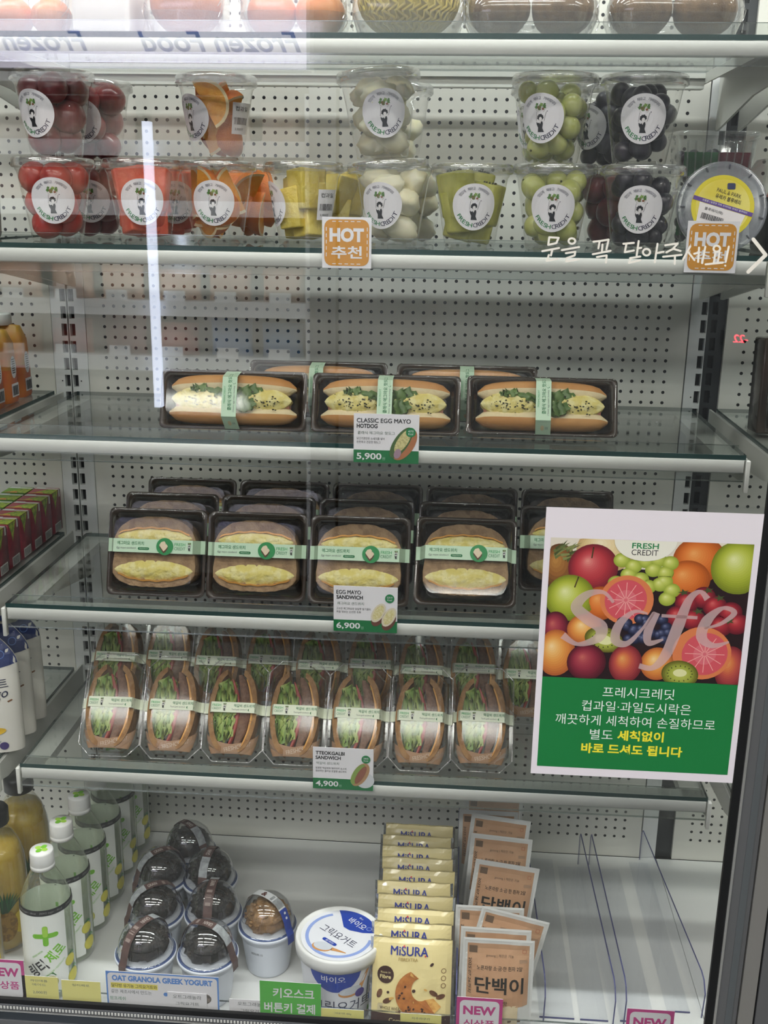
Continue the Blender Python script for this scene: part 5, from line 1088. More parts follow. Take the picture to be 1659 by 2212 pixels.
ep = [(0.1855, -0.4235, -5, 0, 0, 'frontmost egg pouch in full view behind the NEW tag'), (0.1815, -0.4040, -5, 0.5, 0, 'egg pouch just behind the frontmost one, only its top edge showing'), (0.1760, -0.3840, -6, 13, 0, 'egg pouch tilted sideways behind the front two'), (0.1760, -0.3630, -6, 0, -0.004, 'fourth egg pouch from the front, partly behind the tilted one'), (0.1850, -0.2740, -6, 7, 0, 'egg pouch in the middle of the row showing its whole name'), (0.1870, -0.2060, -6, 4, 0, 'egg pouch behind the middle one, lower half of its name cut'), (0.1830, -0.1580, -6, 6, 0, 'egg pouch with its top edge sloping, third from the back wall'), (0.1800, -0.1360, -6, 0, -0.003, 'egg pouch second from the back wall'), (0.1870, -0.1000, -6, 1, 0.004, 'rearmost egg pouch under the shelf rail')]
for k, (x, y, lean, roll, dz, lb) in enumerate(ep):
    o = e0 if k == 0 else dup(e0); ro = math.radians(roll)
    o.location = (x, y, DZ + 0.0008 + abs(math.sin(ro)) * PW / 2 * 1.05 + (0.0 if dz <= 0 else dz)); o.rotation_euler = (math.radians(lean), ro, 0); o['label'] = lb; o['group'] = 'egg pouches in a row'
# ------------------------------------------------------------------ clear acrylic dividers
def divider(label, xr, xf, yr, yf, h, flange, fl_front):
    t = thing('acrylic_divider', label, 'shelf divider', (xr, yr, DZ), (0, 0, math.atan2(-(xf - xr), -(yf - yr)) * -1 if False else 0), 'clear acrylic dividers on the deck')
    L = yf - yr; dx = xf - xr; th = 0.0018
    prof = [(0, 0), (0, h - 0.008), (0.006 * -1, h), (L + 0.022 * 1.0 if L < 0 else L, h), (L + 0.010, h - 0.004), (L, h - 0.018), (L + 0.004, 0)]
    mb = MB(); v = []
    for s_ in (0, th):
        for y, z in prof: v.append((dx * (y / L) + s_, y, z))
    n = len(prof); mb.add(v, [list(range(n)), list(range(2 * n - 1, n - 1, -1))], ACRY); mb.build('upright_plate', t)
    mb = MB()
    for i in range(n - 1): mb.add([v[i], v[i + 1], v[n + i + 1], v[n + i]], [(0, 1, 2, 3)], ACRYE)
    mb.build('plate_edge', t)
    if flange:
        mb = MB(); mb.box((min(0, flange) + dx * 0.5, L + 0.012, 0), (max(0, flange) + dx * 0.5, -0.01, 0.0016), ACRY); mb.build('base_plate', t)
        mb = MB(); mb.box((min(0, flange) + dx * 0.5, L + 0.0112, 0), (max(0, flange) + dx * 0.5, L + 0.0122, 0.0018), ACRYE); mb.build('base_edge', t)
divider('clear acrylic divider between the cookie bags and the egg pouches', 0.1370, 0.1345, -0.012, -0.420, 0.085, 0, 0)
divider('clear acrylic divider right of the egg pouches', 0.2420, 0.2490, -0.012, -0.385, 0.060, 0.045, 0)
divider('left one of the two close acrylic dividers on the empty deck', 0.3300, 0.3380, -0.030, -0.385, 0.060, -0.036, 0)
divider('right one of the two close acrylic dividers on the empty deck', 0.3470, 0.3520, -0.030, -0.383, 0.060, 0.045, 0)
divider('rightmost acrylic divider on the empty deck, beside the door frame', 0.4310, 0.4560, -0.008, -0.360, 0.058, -0.03, 0)
# ------------------------------------------------------------------ cards and tags at the deck front
PINK = P('tag_pink', '#c9448c', 0.5); YEL = P('tag_yellow', '#ece48a', 0.55); CBL = P('card_blue', '#5f8fd6', 0.5); CGR = P('kiosk_green', '#58b848', 0.5)
TAGCLR = clear('tag_sleeve', (0.96, 0.97, 0.97), 0.06, 0.7, 0.08)
def card(name, label, cat, x0, z0, x1, z1, y, art, th=0.0006, group=None, rot=0, back=None):
    t = thing(name, label, cat, ((x0 + x1) / 2, y, z0), (0, math.radians(rot), 0), group); w_ = x1 - x0; h_ = z1 - z0
    mb = MB(); mb.box((-w_ / 2, 0, 0), (w_ / 2, th, h_), back or PAPER); mb.build('card', t)
    a = Art(); art(a, w_, h_); mb = MB(); a.put(mb, lambda u, v, h: (u, -0.0002 - h, v), 0.00012); mb.build('card_print', t)
    return t
def new_art(ko):
    def f(a, w_, h_):
        a.rect(-w_ / 2, 0, w_ / 2, h_, PINK, 0); a.rr(-w_ / 2 + 0.004, -0.0, w_ / 2 - 0.004, h_ - 0.004, 0.006, PAPER, 1); a.txt('NEW', 0, h_ - 0.0185, 0.0130, PINK, 2, wd=0.040, bold=0.04); a.txt('신상품', 0, h_ - 0.038, 0.0120, PINK, 2, wd=0.038, bold=0.04)
    return f
YT = -0.4385
card('new_tag', 'pink NEW tag at the left edge of the deck front', 'tag', -0.463, -0.876, -0.409, -0.8185, YT, new_art(1), group='pink NEW tags')
card('new_tag', 'pink NEW tag in front of the egg pouches', 'tag', 0.136, -0.888, 0.1925, -0.8315, YT, new_art(1), group='pink NEW tags')
card('new_tag', 'pink NEW tag at right in front of the empty deck', 'tag', 0.343, -0.890, 0.400, -0.8330, YT, new_art(1), group='pink NEW tags')
def ytag(l1, l2, hh):
    def f(a, w_, h_):
        a.rect(-w_ / 2, 0, w_ / 2, h_, YEL, 0)
        a.txt(l1, 0, h_ - 0.0065, 0.0036, GRAYINK, 1, wd=0.022)
        if l2: a.txt(l2, 0, h_ - 0.0125, 0.0036, GRAYINK, 1, wd=0.018); a.txt('2,000원', 0, h_ - 0.024, 0.0050, GRAYINK, 1, wd=0.018)
    return f
card('price_tag', 'yellow price tag reading 2,000 in front of the green bottle', 'price tag', -0.4155, -0.880, -0.3665, -0.8405, YT, ytag('파인애플', '에이드', 0), group='yellow price tags')
card('price_tag', 'yellow glossy price tag left of the blue edged yogurt card', 'price tag', -0.3620, -0.882, -0.3120, -0.8435, YT, ytag('링티제로', '', 0), group='yellow price tags')
card('price_tag', 'yellow price tag under the big yogurt tub', 'price tag', -0.0320, -0.884, 0.0215, -0.8610, YT, ytag('그릭요거트 450g', '', 0), group='yellow price tags')
card('price_tag', 'yellow price tag under the cookie bags', 'price tag', 0.0670, -0.886, 0.1180, -0.8610, YT, ytag('미주라쿠키', '', 0), group='yellow price tags')
def gran(a, w_, h_):
    a.rect(-w_ / 2, 0, w_ / 2, h_, CBL, 0); a.rr(-w_ / 2 + 0.002, 0.002, w_ / 2 - 0.002, h_ - 0.002, 0.005, PAPER, 1); a.txt('OAT GRANOLA GREEK YOGURT', 0, h_ - 0.0095, 0.0085, CBL, 2, wd=0.128, bold=0.05)
    a.rect(-0.066, h_ - 0.0245, -0.006, h_ - 0.0165, P('card_marker', '#efe06a'), 2); a.txt('달다방 유기농 그릭요거트와', -0.036, h_ - 0.0205, 0.0056, INK, 3, wd=0.058, bold=0.01); a.txt('같은 제조사에서 만드는', -0.040, h_ - 0.0295, 0.0056, GRAYINK, 2, wd=0.052, bold=0.01); a.txt('팜프레쉬', -0.058, h_ - 0.040, 0.0056, P('card_green', '#3f8a5a'), 2, wd=0.020)
    a.ell(0.052, h_ - 0.033, 0.010, 0.008, P('card_granola', '#5a5450', n=(300, '#8a8078', 0.45, 0.6)), 2, 18); a.ell(0.004, h_ - 0.030, 0.003, 0.003, CBL, 2, 10)
gc = card('yogurt_card', 'blue edged white card reading GRANOLA GREEK YOGURT in front of the dark granola cups', 'card', -0.3040, -0.880, -0.1605, -0.8255, YT, gran)
def ot(a, w_, h_):
    a.txt('오트그래놀라', 0, h_ - 0.006, 0.0058, GRAYINK, 1, wd=0.036); a.txt('그릭요거트', 0, h_ - 0.016, 0.0050, GRAYINK, 1, wd=0.030)
card('name_slip', 'small white slip with grey words stuck on the yogurt card', 'slip', -0.2260, -0.878, -0.1760, -0.8505, YT - 0.0012, ot, group='white name slips')
card('name_slip', 'small white slip with grey words left of the green kiosk card', 'slip', -0.1480, -0.882, -0.0900, -0.8560, YT - 0.0002, ot, group='white name slips')
def kio(a, w_, h_):
    a.rect(-w_ / 2, 0, w_ / 2, h_, CGR, 0); a.txt('키오스크', 0.004, h_ - 0.0165, 0.0150, PAPER, 1, wd=0.052, bold=0.05); a.txt('버튼키 결제', -0.001, h_ - 0.0385, 0.0150, PAPER, 1, wd=0.064, bold=0.05)
card('kiosk_card', 'bright green card with white words in front of the single oat granola cup', 'card', -0.1085, -0.884, -0.0320, -0.8245, YT - 0.0016, kio)
# ------------------------------------------------------------------ price cards on the shelf rails
def food_hotdog(a, x, y, k):
    a.ell(x, y, 0.011 * k, 0.021 * k, P('card_bun', '#b0714a'), 2, 24, -32); a.ell(x - 0.004 * k, y + 0.002 * k, 0.0085 * k, 0.021 * k, P('card_leaf', '#4a6638'), 3, 24, -32); a.ell(x - 0.002 * k, y + 0.004 * k, 0.0060 * k, 0.016 * k, P('card_egg', '#d6cc92', n=(500, '#b8ae76', 0.45, 0.6)), 4, 20, -32); a.ell(x - 0.008 * k, y - 0.011 * k, 0.004 * k, 0.006 * k, P('card_onion', '#a08494'), 5, 16, -20)
def food_egg(a, x, y, k):
    for dx, dy in ((-0.0065, 0.003), (0.0065, -0.002)):
        a.ell(x + dx * k, y + dy * k - 0.006 * k, 0.0072 * k, 0.0125 * k, P('card_crust', '#6a4034'), 2, 20, -28); a.ell(x + dx * k, y + dy * k, 0.0072 * k, 0.0135 * k, P('card_crumb', '#ddd2bc'), 3, 20, -28); a.ell(x + dx * k, y + dy * k, 0.0052 * k, 0.0108 * k, P('card_filling', '#d2c58a', n=(500, '#e2d9ac', 0.45, 0.6)), 4, 20, -28)
def food_tt(a, x, y, k):
    a.ell(x + 0.006 * k, y - 0.008 * k, 0.012 * k, 0.011 * k, P('card_plate', '#cfd2d6'), 2, 20); a.ell(x, y, 0.0095 * k, 0.0180 * k, P('card_toast', '#b28a62'), 3, 22, -28); a.ell(x - 0.003 * k, y + 0.0005 * k, 0.0065 * k, 0.0160 * k, P('card_salad', '#86a050'), 4, 20, -28); a.ell(x + 0.0005 * k, y - 0.0005 * k, 0.0045 * k, 0.0140 * k, P('card_meat', '#8f5a48'), 5, 20, -28)
def pcard(t1, t2, ko, d1, d2, price, kcal, food):
    def f(a, w_, h_):
        a.rect(-w_ / 2, 0, w_ / 2, 0.0150, P('card_deep_green', '#14703c'), 0); xl = -w_ / 2 + 0.0035
        if t1: a.txt(t1, xl, h_ - 0.0078, 0.0050, INK, 1, wd=0.00285 * len(t1) * 1.36 if len(t1) > 12 else 0.0037 * len(t1), bold=0.03, al='L')
        a.txt(t2, xl, h_ - 0.0143, 0.0050, INK, 1, wd=0.0040 * len(t2), bold=0.03, al='L')
        a.txt(ko, xl + 0.001, h_ - 0.0222, 0.0038, P('card_olive', '#5a7060'), 1, wd=0.0036 * len(ko), al='L'); a.txt(d1, xl, h_ - 0.0290, 0.0030, INK, 1, wd=0.0023 * len(d1), al='L'); a.txt(d2, xl, h_ - 0.0332, 0.0030, INK, 1, wd=0.0023 * len(d2), al='L')
        a.txt(price, xl, 0.0070, 0.0088, PAPER, 1, wd=0.029, bold=0.02, al='L'); a.txt('원', xl + 0.0315, 0.0052, 0.0038, P('card_won', '#9cc0a8'), 1)
        food(a, w_ / 2 - 0.0165, 0.0225, 1.0)
        zk = h_ - 0.014 if food is not food_hotdog else h_ - 0.0205
        a.ell(w_ / 2 - 0.0095, zk, 0.0056, 0.0056, P('card_kcal_green', '#1c7f48'), 6, 24); a.txt(kcal, w_ / 2 - 0.0095, zk + 0.0014, 0.0022, PAPER, 7, wd=0.0065); a.txt('Kcal', w_ / 2 - 0.0095, zk - 0.0018, 0.0022, PAPER, 7, wd=0.0055)
    return f
PG = 'white and green price cards on the shelf rails'
card('price_card', 'price card reading CLASSIC EGG MAYO HOTDOG 5,900', 'price card', -0.0065, -0.1865, 0.0690, -0.1290, -0.3334, pcard('CLASSIC EGG MAYO', 'HOTDOG', '클래식 에그마요 핫도그', '닭고기로만든 소세지를 넣어', '든든하고 건강한 핫도그', '5,900', '475', food_hotdog), group=PG)
card('price_card', 'price card reading EGG MAYO SANDWICH 6,900', 'price card', -0.0295, -0.3985, 0.0480, -0.3400, -0.3334, pcard('EGG MAYO', 'SANDWICH', '에그마요 샌드위치', '고소한 에그마요와 달달한 딸기잼이', '처음 맛보는 신선한 조화', '6,900', '529.9', food_egg), group=PG)
card('price_card', 'price card reading TTEOKGALBI SANDWICH 4,900', 'price card', -0.0555, -0.6160, 0.0215, -0.5575, -0.3334, pcard('TTEOKGALBI', 'SANDWICH', '떡갈비 샌드위치', '달콤한 떡갈비와 데리야끼 소스의', '환상적인 콜라보 호밀빵 샌드위치', '4,900', '385', food_tt), group=PG)
AMB = P('tag_amber', '#cf8f32', 0.5)
def hot(a, w_, h_):
    a.rr(-w_ / 2 + 0.0025, 0.0025, w_ / 2 - 0.0025, h_ - 0.0025, 0.008, AMB, 0); a.txt('HOT', 0.0, h_ - 0.0190, 0.0150, PAPER, 1, wd=0.038, bold=0.05); a.txt('추천', 0, 0.0170, 0.0135, PAPER, 1, wd=0.034, bold=0.05)
    for k in range(5):
        q = -0.016 + 0.0068 * k; a.rect(q, h_ - 0.0050, q + 0.004, h_ - 0.0042, PAPER, 1); a.rect(q, 0.0042, q + 0.004, 0.0050, PAPER, 1); a.rect(-w_ / 2 + 0.0042, 0.0125 + 0.0068 * k, -w_ / 2 + 0.0050, 0.0165 + 0.0068 * k, PAPER, 1); a.rect(w_ / 2 - 0.0050, 0.0125 + 0.0068 * k, w_ / 2 - 0.0042, 0.0165 + 0.0068 * k, PAPER, 1)
card('hot_tag', 'orange HOT tag on the second shelf rail, in front of the melon cup', 'tag', -0.0430, 0.0335, 0.0115, 0.0880, -0.3334, hot, group='orange HOT tags')
card('hot_tag', 'orange HOT tag on the second shelf rail, in front of the blueberry tub', 'tag', 0.3515, 0.0360, 0.4060, 0.0900, -0.3334, hot, group='orange HOT tags')
# ------------------------------------------------------------------ poster on the door glass
t = thing('poster', 'laminated fruit poster with green lower part taped on the door glass', 'poster', (0.3105, -0.5006, -0.4845)); PWI, PHI = 0.2135, 0.2980
mb = MB(); mb.box((-PWI / 2, -0.0005, 0), (PWI / 2, 0, PHI), P('poster_paper', '#e6dfe6', 0.45)); mb.build('sheet', t)
mb = MB()
o_ = rrect(PWI + 0.012, PHI + 0.014, 0.004, 4, 0, PHI / 2); mb.add([(x, 0.0002, z) for x, z in o_], [list(range(len(o_)))], clear('laminate_film', (0.955, 0.96, 0.96), 0.07, 0.7, 0.06)); mb.build('laminate', t)
X0, X1, ZA, ZM, ZC = -0.1005, 0.1005, 0.0095, 0.1140, 0.2665
pic = Art()
def C_(n, hx): return P('poster_' + n, hx, 0.5)
def fruit(a, cx, cy_, rx, ry, cols, l, rot=0, off=(-0.25, 0.3)):
    """a printed fruit: nested tones as the print has them"""
    n = len(cols)
    for k, c in enumerate(cols): q = 1 - k / n; a.ell(cx + off[0] * rx * (1 - q) , cy_ + off[1] * ry * (1 - q), rx * q, ry * q, c, l, 30, rot)
    for it in a.it[-n:]: pass
    for k in range(n): v, f, m, _ = a.it[-n + k]; a.it[-n + k] = (v, f, m, l + 0.6 * k / n)
def tone(name, *hx):
    """a printed colour ramp from rim to light spot, in fine steps"""
    if name in ('grapefruit',): return [C_(name + str(i), h) for i, h in enumerate(hx)]
    st = 3; out = []; rgb = [[int(h[i:i + 2], 16) for i in (1, 3, 5)] for h in hx]
    for k in range((len(rgb) - 1) * st + 1):
        i, f = min(k // st, len(rgb) - 2), k / st - min(k // st, len(rgb) - 2)
        out.append(C_(name + str(k), '#%02x%02x%02x' % tuple(int(a + (b - a) * f) for a, b in zip(rgb[i], rgb[i + 1]))))
    return out
APR = tone('red_apple', '#6a1c28', '#8c2630', '#a8323a', '#b84448', '#c86060', '#d88a80'); APG = tone('green_apple', '#6f7a1e', '#8a9628', '#a2ac38', '#b4bc50', '#c4cc78', '#d6da9c')
ORG = tone('orange', '#9a4a18', '#bc5e20', '#cf7030', '#d8823e', '#e09a58'); PEA = tone('peach', '#6e2028', '#96383a', '#b45040', '#cc7444', '#d89a5a'); PEO = tone('apricot', '#a85a2c', '#c87a38', '#d89448', '#e4b068', '#eac890'); NEC = tone('nectarine', '#4a1220', '#701e30', '#8a2c3c', '#a04048', '#b86058')
GRP = tone('grape', '#8a9a34', '#a4b048', '#bcc462', '#d2d68c'); BLU = tone('blueberry', '#14162a', '#242842', '#3c4260', '#6a7088'); STR = tone('strawberry', '#5c1220', '#86202c', '#a83038', '#c05a58'); KIW = tone('kiwi', '#5c5a1c', '#90983a', '#a8ae4c', '#b4ba60'); GF = tone('grapefruit', '#d0784a', '#ecc8ac', '#efdccb', '#c8505a', '#d06670'); PINA = tone('pine', '#5c3a1e', '#8a5a2c', '#a8783c')
def S_(u, v): return (X0 + (X1 - X0) * u, ZM + (ZC - ZM) * v)
W_ = X1 - X0; H_ = ZC - ZM
BG = C_('backdrop', '#221216'); pic.rect(X0, ZM, X1, ZC, BG, 0)
pic.rect(X0, S_(0, .80)[1], X1, ZC, C_('backdrop_pale', '#d8d0c0'), 0.05)
seq = []
def F(u, v, ru, rv, cols, l, rot=0, off=(-0.25, 0.3)): x, y = S_(u, v); fruit(pic, x, y, ru * W_, rv * H_, cols, l, rot, off)
F(.05, .80, .09, .16, PINA, 1); g = random.Random(6)
for k in range(22):
    x, y = S_(.02 + .10 * g.random(), .84 + .10 * g.random()); an = math.radians(g.uniform(10, 75)); L = g.uniform(0.012, 0.020); dx, dy = L * math.cos(an), L * 0.55 * math.sin(an)
    pic.poly([(x, y - 0.0016), (x + dx, y + dy), (x - 0.001, y + 0.0016)], C_('pine_leaf%d' % (k % 3), ('#3f4a24', '#5a6638', '#79804c')[k % 3]), 1.6 + 0.01 * k)
F(.28, .93, .15, .16, tone('melon', '#b89a6a', '#d0b884', '#dcc89a', '#e6d8b4'), 1)
F(.22, .80, .125, .165, APR, 2); F(.74, .88, .13, .16, ORG, 1.2); F(.94, .84, .14, .19, APG, 2); F(.69, .74, .115, .135, ORG, 3)
for k, (u, v) in enumerate(((.36, .86), (.42, .82), (.48, .86), (.54, .87), (.60, .85), (.40, .76), (.46, .73), (.52, .80), (.58, .78), (.34, .70), (.56, .70), (.62, .66), (.50, .68), (.60, .60), (.58, .72))): F(u, v, .042, .05, GRP, 3.2 + 0.01 * k)
F(.115, .58, .125, .165, APG, 4); F(.27, .55, .09, .12, ORG, 3.8); pic.stroke([S_(.21, .87), S_(.215, .94)], 0.0014, C_('stalk', '#4a3a1e'), 5); pic.stroke([S_(.135, .66), S_(.15, .73)], 0.0014, C_('stalk', '#4a3a1e'), 6)
F(.40, .58, .135, .175, GF[:3], 5, -20, (0, 0)); F(.395, .58, .105, .145, GF[3:], 5.6, -20, (0, 0))
for k in range(12):
    an = 2 * PI * k / 12; x, y = S_(.395, .58); pic.stroke([(x + 0.002 * math.cos(an), y + 0.002 * math.sin(an)), (x + .092 * W_ * math.cos(an), y + .125 * H_ * math.sin(an))], 0.0007, C_('flesh_line', '#e6a8a0'), 6, False)
for k, (u, v) in enumerate(((.70, .58), (.78, .62), (.84, .56), (.92, .52), (.66, .48), (.74, .46), (.88, .42), (.96, .44))): F(u, v, .06, .075, STR, 6.2 + 0.02 * k)
for u, v in ((.68, .65), (.80, .67), (.86, .62), (.76, .52), (.92, .46)): x, y = S_(u, v); pic.poly([(x + 0.006 * (1 if q % 2 else .4) * math.cos(q * PI / 5), y + 0.004 * (1 if q % 2 else .4) * math.sin(q * PI / 5)) for q in range(10)], C_('calyx', '#3c4a28'), 7)
for k in range(24): F(.38 + .26 * g.random(), .30 + .16 * g.random(), .03, .036, BLU, 7.2 + 0.012 * k)
F(.05, .36, .07, .12, NEC, 6); F(.20, .36, .09, .11, PEO, 7); F(.30, .29, .10, .09, KIW, 7.8, -15, (0, 0)); x, y = S_(.30, .29); pic.ell(x, y, .045 * W_, .035 * H_, C_('kiwi_core', '#d8d8a0'), 8.4, 20, -15)
F(.06, .18, .10, .17, PEO, 8); F(.22, .12, .10, .135, NEC, 8.6); F(.42, .12, .085, .14, PEA, 8.6); F(.58, .13, .085, .12, PEO, 8.2); F(.95, .12, .08, .16, PEA, 8.4); F(.80, .22, .15, .19, GF[:3], 9, -25, (0, 0)); F(.815, .215, .115, .155, GF[3:], 9.6, -25, (0, 0))
for k in range(12):
    an = 2 * PI * k / 12; x, y = S_(.815, .215); pic.stroke([(x + 0.002 * math.cos(an), y + 0.002 * math.sin(an)), (x + .10 * W_ * math.cos(an), y + .135 * H_ * math.sin(an))], 0.0007, C_('flesh_line', '#e6a8a0'), 10, False)
F(.70, .06, .095, .10, KIW, 10.4, -10, (0, 0)); x, y = S_(.70, .07); pic.ell(x, y, .035 * W_, .028 * H_, C_('kiwi_core', '#d8d8a0'), 11, 20)
for u, v in ((.30, .29), (.70, .065)):
    x, y = S_(u, v)
    for k in range(16): an = 2 * PI * k / 16; pic.ell(x + 0.0125 * math.cos(an), y + 0.0085 * math.sin(an), 0.0009, 0.0006, C_('kiwi_seed', '#2a2818'), 11.2, 6, math.degrees(an))
# clip the picture to its frame
def clip(vs): return [(min(max(x, X0), X1), min(max(y, ZM), ZC)) for x, y in vs]
pic.it = [(clip(v), f, m, l) for v, f, m, l in pic.it]
xs, ys = S_(.47, 1.0)
half = [(xs + 0.031 * math.cos(q), min(ZC, ys + 0.0215 * math.sin(q))) for q in [PI + PI * k / 20 for k in range(21)]]
pic.poly(half, C_('badge', '#e4e2d4'), 12); pic.txt('FRESH', xs, ys - 0.0055, 0.0060, C_('badge_green', '#1f7a44'), 12.6, wd=0.0265, bold=0.02); pic.txt('CREDIT', xs, ys - 0.0125, 0.0060, INK, 12.6, wd=0.0265)
VEIL = bpy.data.materials.new('poster_veil'); VEIL.use_nodes = True; nt = VEIL.node_tree; nt.nodes.clear()
o1 = nt.nodes.new('ShaderNodeOutputMaterial'); d1 = nt.nodes.new('ShaderNodeBsdfDiffuse'); d1.inputs[0].default_value = lin('#e2c4c4'); t1 = nt.nodes.new('ShaderNodeBsdfTransparent'); m1 = nt.nodes.new('ShaderNodeMixShader'); m1.inputs[0].default_value = 0.5
nt.links.new(t1.outputs[0], m1.inputs[1]); nt.links.new(d1.outputs[0], m1.inputs[2]); nt.links.new(m1.outputs[0], o1.inputs[0])
# the big pale word over the fruit, in slanted brush-like strokes of varying width
def swash(pts, wds):
    n = 26; q = []
    P2 = [Vector((p[0], p[1])) for p in pts]
    def cr(i, t):
        p0, p1, p2, p3 = P2[max(i - 1, 0)], P2[i], P2[min(i + 1, len(P2) - 1)], P2[min(i + 2, len(P2) - 1)]
        return 0.5 * ((2 * p1) + (p2 - p0) * t + (2 * p0 - 5 * p1 + 4 * p2 - p3) * t * t + (3 * p1 - p0 - 3 * p2 + p3) * t ** 3)
    c = []; wv = []
    for i in range(len(P2) - 1):
        for k in range(8): c.append(cr(i, k / 8)); wv.append(wds[i] + (wds[i + 1] - wds[i]) * k / 8)
    c.append(P2[-1]); wv.append(wds[-1]); vs = []
    for i, p in enumerate(c):
        d = (c[min(i + 1, len(c) - 1)] - c[max(i - 1, 0)]).normalized(); nn = Vector((-d.y, d.x)) * wv[i] / 2; vs += [tuple(p + nn), tuple(p - nn)]
    pic.raw(vs, [(2 * i, 2 * i + 1, 2 * i + 3, 2 * i + 2) for i in range(len(c) - 1)], VEIL, 13)
def uv(u, v): return S_(u, v)
swash([uv(.335, .56), uv(.28, .63), uv(.20, .61), uv(.15, .52), uv(.21, .44), uv(.28, .38), uv(.27, .30), uv(.17, .25), uv(.09, .31)], [.003, .004, .008, .012, .013, .014, .010, .004, .008])
swash([uv(.51, .49), uv(.44, .50), uv(.37, .40), uv(.36, .29), uv(.42, .27), uv(.49, .38), uv(.54, .50)], [.002, .004, .009, .010, .006, .003, .003]); swash([uv(.555, .50), uv(.52, .36), uv(.53, .28), uv(.60, .31)], [.007, .009, .007, .002])
swash([uv(.80, .61), uv(.76, .66), uv(.71, .60), uv(.67, .42), uv(.62, .20), uv(.56, .10), uv(.49, .11)], [.007, .004, .008, .012, .011, .006, .006]); swash([uv(.58, .48), uv(.76, .475)], [.0035, .0035])
swash([uv(.80, .40), uv(.88, .44), uv(.94, .52), uv(.88, .55), uv(.81, .46), uv(.79, .34), uv(.85, .28), uv(.93, .31)], [.002, .004, .006, .004, .011, .011, .006, .002])
mb = MB(); pic.put(mb, lambda u, v, h: (u, -0.0007 - h, v), 0.00003); mb.build('fruit_photo', t)
a = Art(); a.rect(X0, ZA, X1, ZM, C_('green', '#15763a'), 0); WT = C_('white_text', '#e8ece6'); YT_ = C_('yellow_text', '#efe03a')
a.txt('프레시크레딧', 0.0000, 0.0995, 0.0122, WT, 1, wd=0.074); a.txt('컵과일·과일도시락은', -0.001, 0.0830, 0.0122, WT, 1, wd=0.1130); a.txt('깨끗하게 세척하여 손질하므로', -0.001, 0.0665, 0.0122, WT, 1, wd=0.1660)
a.txt('별도', -0.0350, 0.0500, 0.0122, WT, 1, wd=0.0240); a.txt('세척없이', 0.0060, 0.0500, 0.0122, YT_, 1, wd=0.0485, bold=0.07); a.txt('바로 드셔도 됩니다', -0.0020, 0.0335, 0.0122, YT_, 1, wd=0.1060, bold=0.07)
mb = MB(); a.put(mb, lambda u, v, h: (u, -0.0007 - h, v), 0.0001); mb.build('green_panel', t)
# ------------------------------------------------------------------ hand lettering on the door glass
LT = P('glass_lettering_white', '#e9e4da', 0.6)
def gz(u, v): return tuple(AY(1160 + u / 3.3246, 480 + v / 3.3246, -0.5002))
def circ(cx, cy_, rx, ry): return [(cx + rx * math.cos(2 * PI * k / 14), cy_ + ry * math.sin(2 * PI * k / 14)) for k in range(15)]
words = {'first': [[(88, 108), (80, 162), (138, 150), (155, 112), (88, 108)], [(38, 208), (158, 185)], [(108, 203), (100, 238)], [(85, 235), (70, 278), (148, 262)], circ(250, 135, 24, 20), [(178, 200), (302, 178)], [(207, 222), (275, 212), (270, 238), (212, 258), (210, 282), (302, 265)]],
 'second': [[(405, 140), (450, 135), (440, 188)], [(450, 135), (514, 125), (498, 195)], [(470, 160), (466, 208)], [(400, 230), (528, 205)], [(430, 250), (500, 238), (495, 290)]],
 'third': [[(620, 155), (695, 148)], [(642, 155), (630, 215), (695, 203)], [(730, 135), (715, 240)], [(724, 188), (748, 184)], [(668, 258), (742, 246)], [(674, 258), (660, 292), (742, 272)], circ(786, 215, 26, 24), [(865, 155), (845, 288)], [(857, 222), (908, 212)], [(920, 165), (1010, 152), (975, 192), (928, 216)], [(975, 190), (1030, 206)], [(905, 248), (1038, 234)], [(990, 245), (988, 300)], [(1100, 172), (1048, 268)], [(1086, 215), (1130, 272)], [(1128, 226), (1165, 218)], [(1163, 182), (1156, 285)], [(1208, 175), (1185, 294)], circ(1290, 190, 24, 22), [(1280, 215), (1268, 292)], [(1310, 215), (1296, 290)], [(1210, 302), (1332, 290)], [(1376, 175), (1354, 282)], [(1350, 311), (1351, 311.5)]]}
def lettering(name, label, strokes, wd):
    mb = MB(); a = Art()
    for s_ in strokes: a.stroke(s_, wd, LT, 0)
    a.put(mb, lambda u, v, h: (gz(u, v)[0], -0.5003 - h, gz(u, v)[2]), 1.0, None, 4e-6)
    mb.f = [f[::-1] for f in mb.f]
    o = mb.build(name); return o
t = thing('door_lettering', 'white handwritten Korean words on the door glass asking to close the door', 'lettering', (0, 0, 0))
for k in words: lettering('painted_word', '', words[k], 14.5).parent = t
tag(lettering('painted_arrow', '', [[(1553, 122), (1642, 235), (1516, 357)]], 27), 'white arrow painted on the door glass right of the handwritten words', 'arrow')
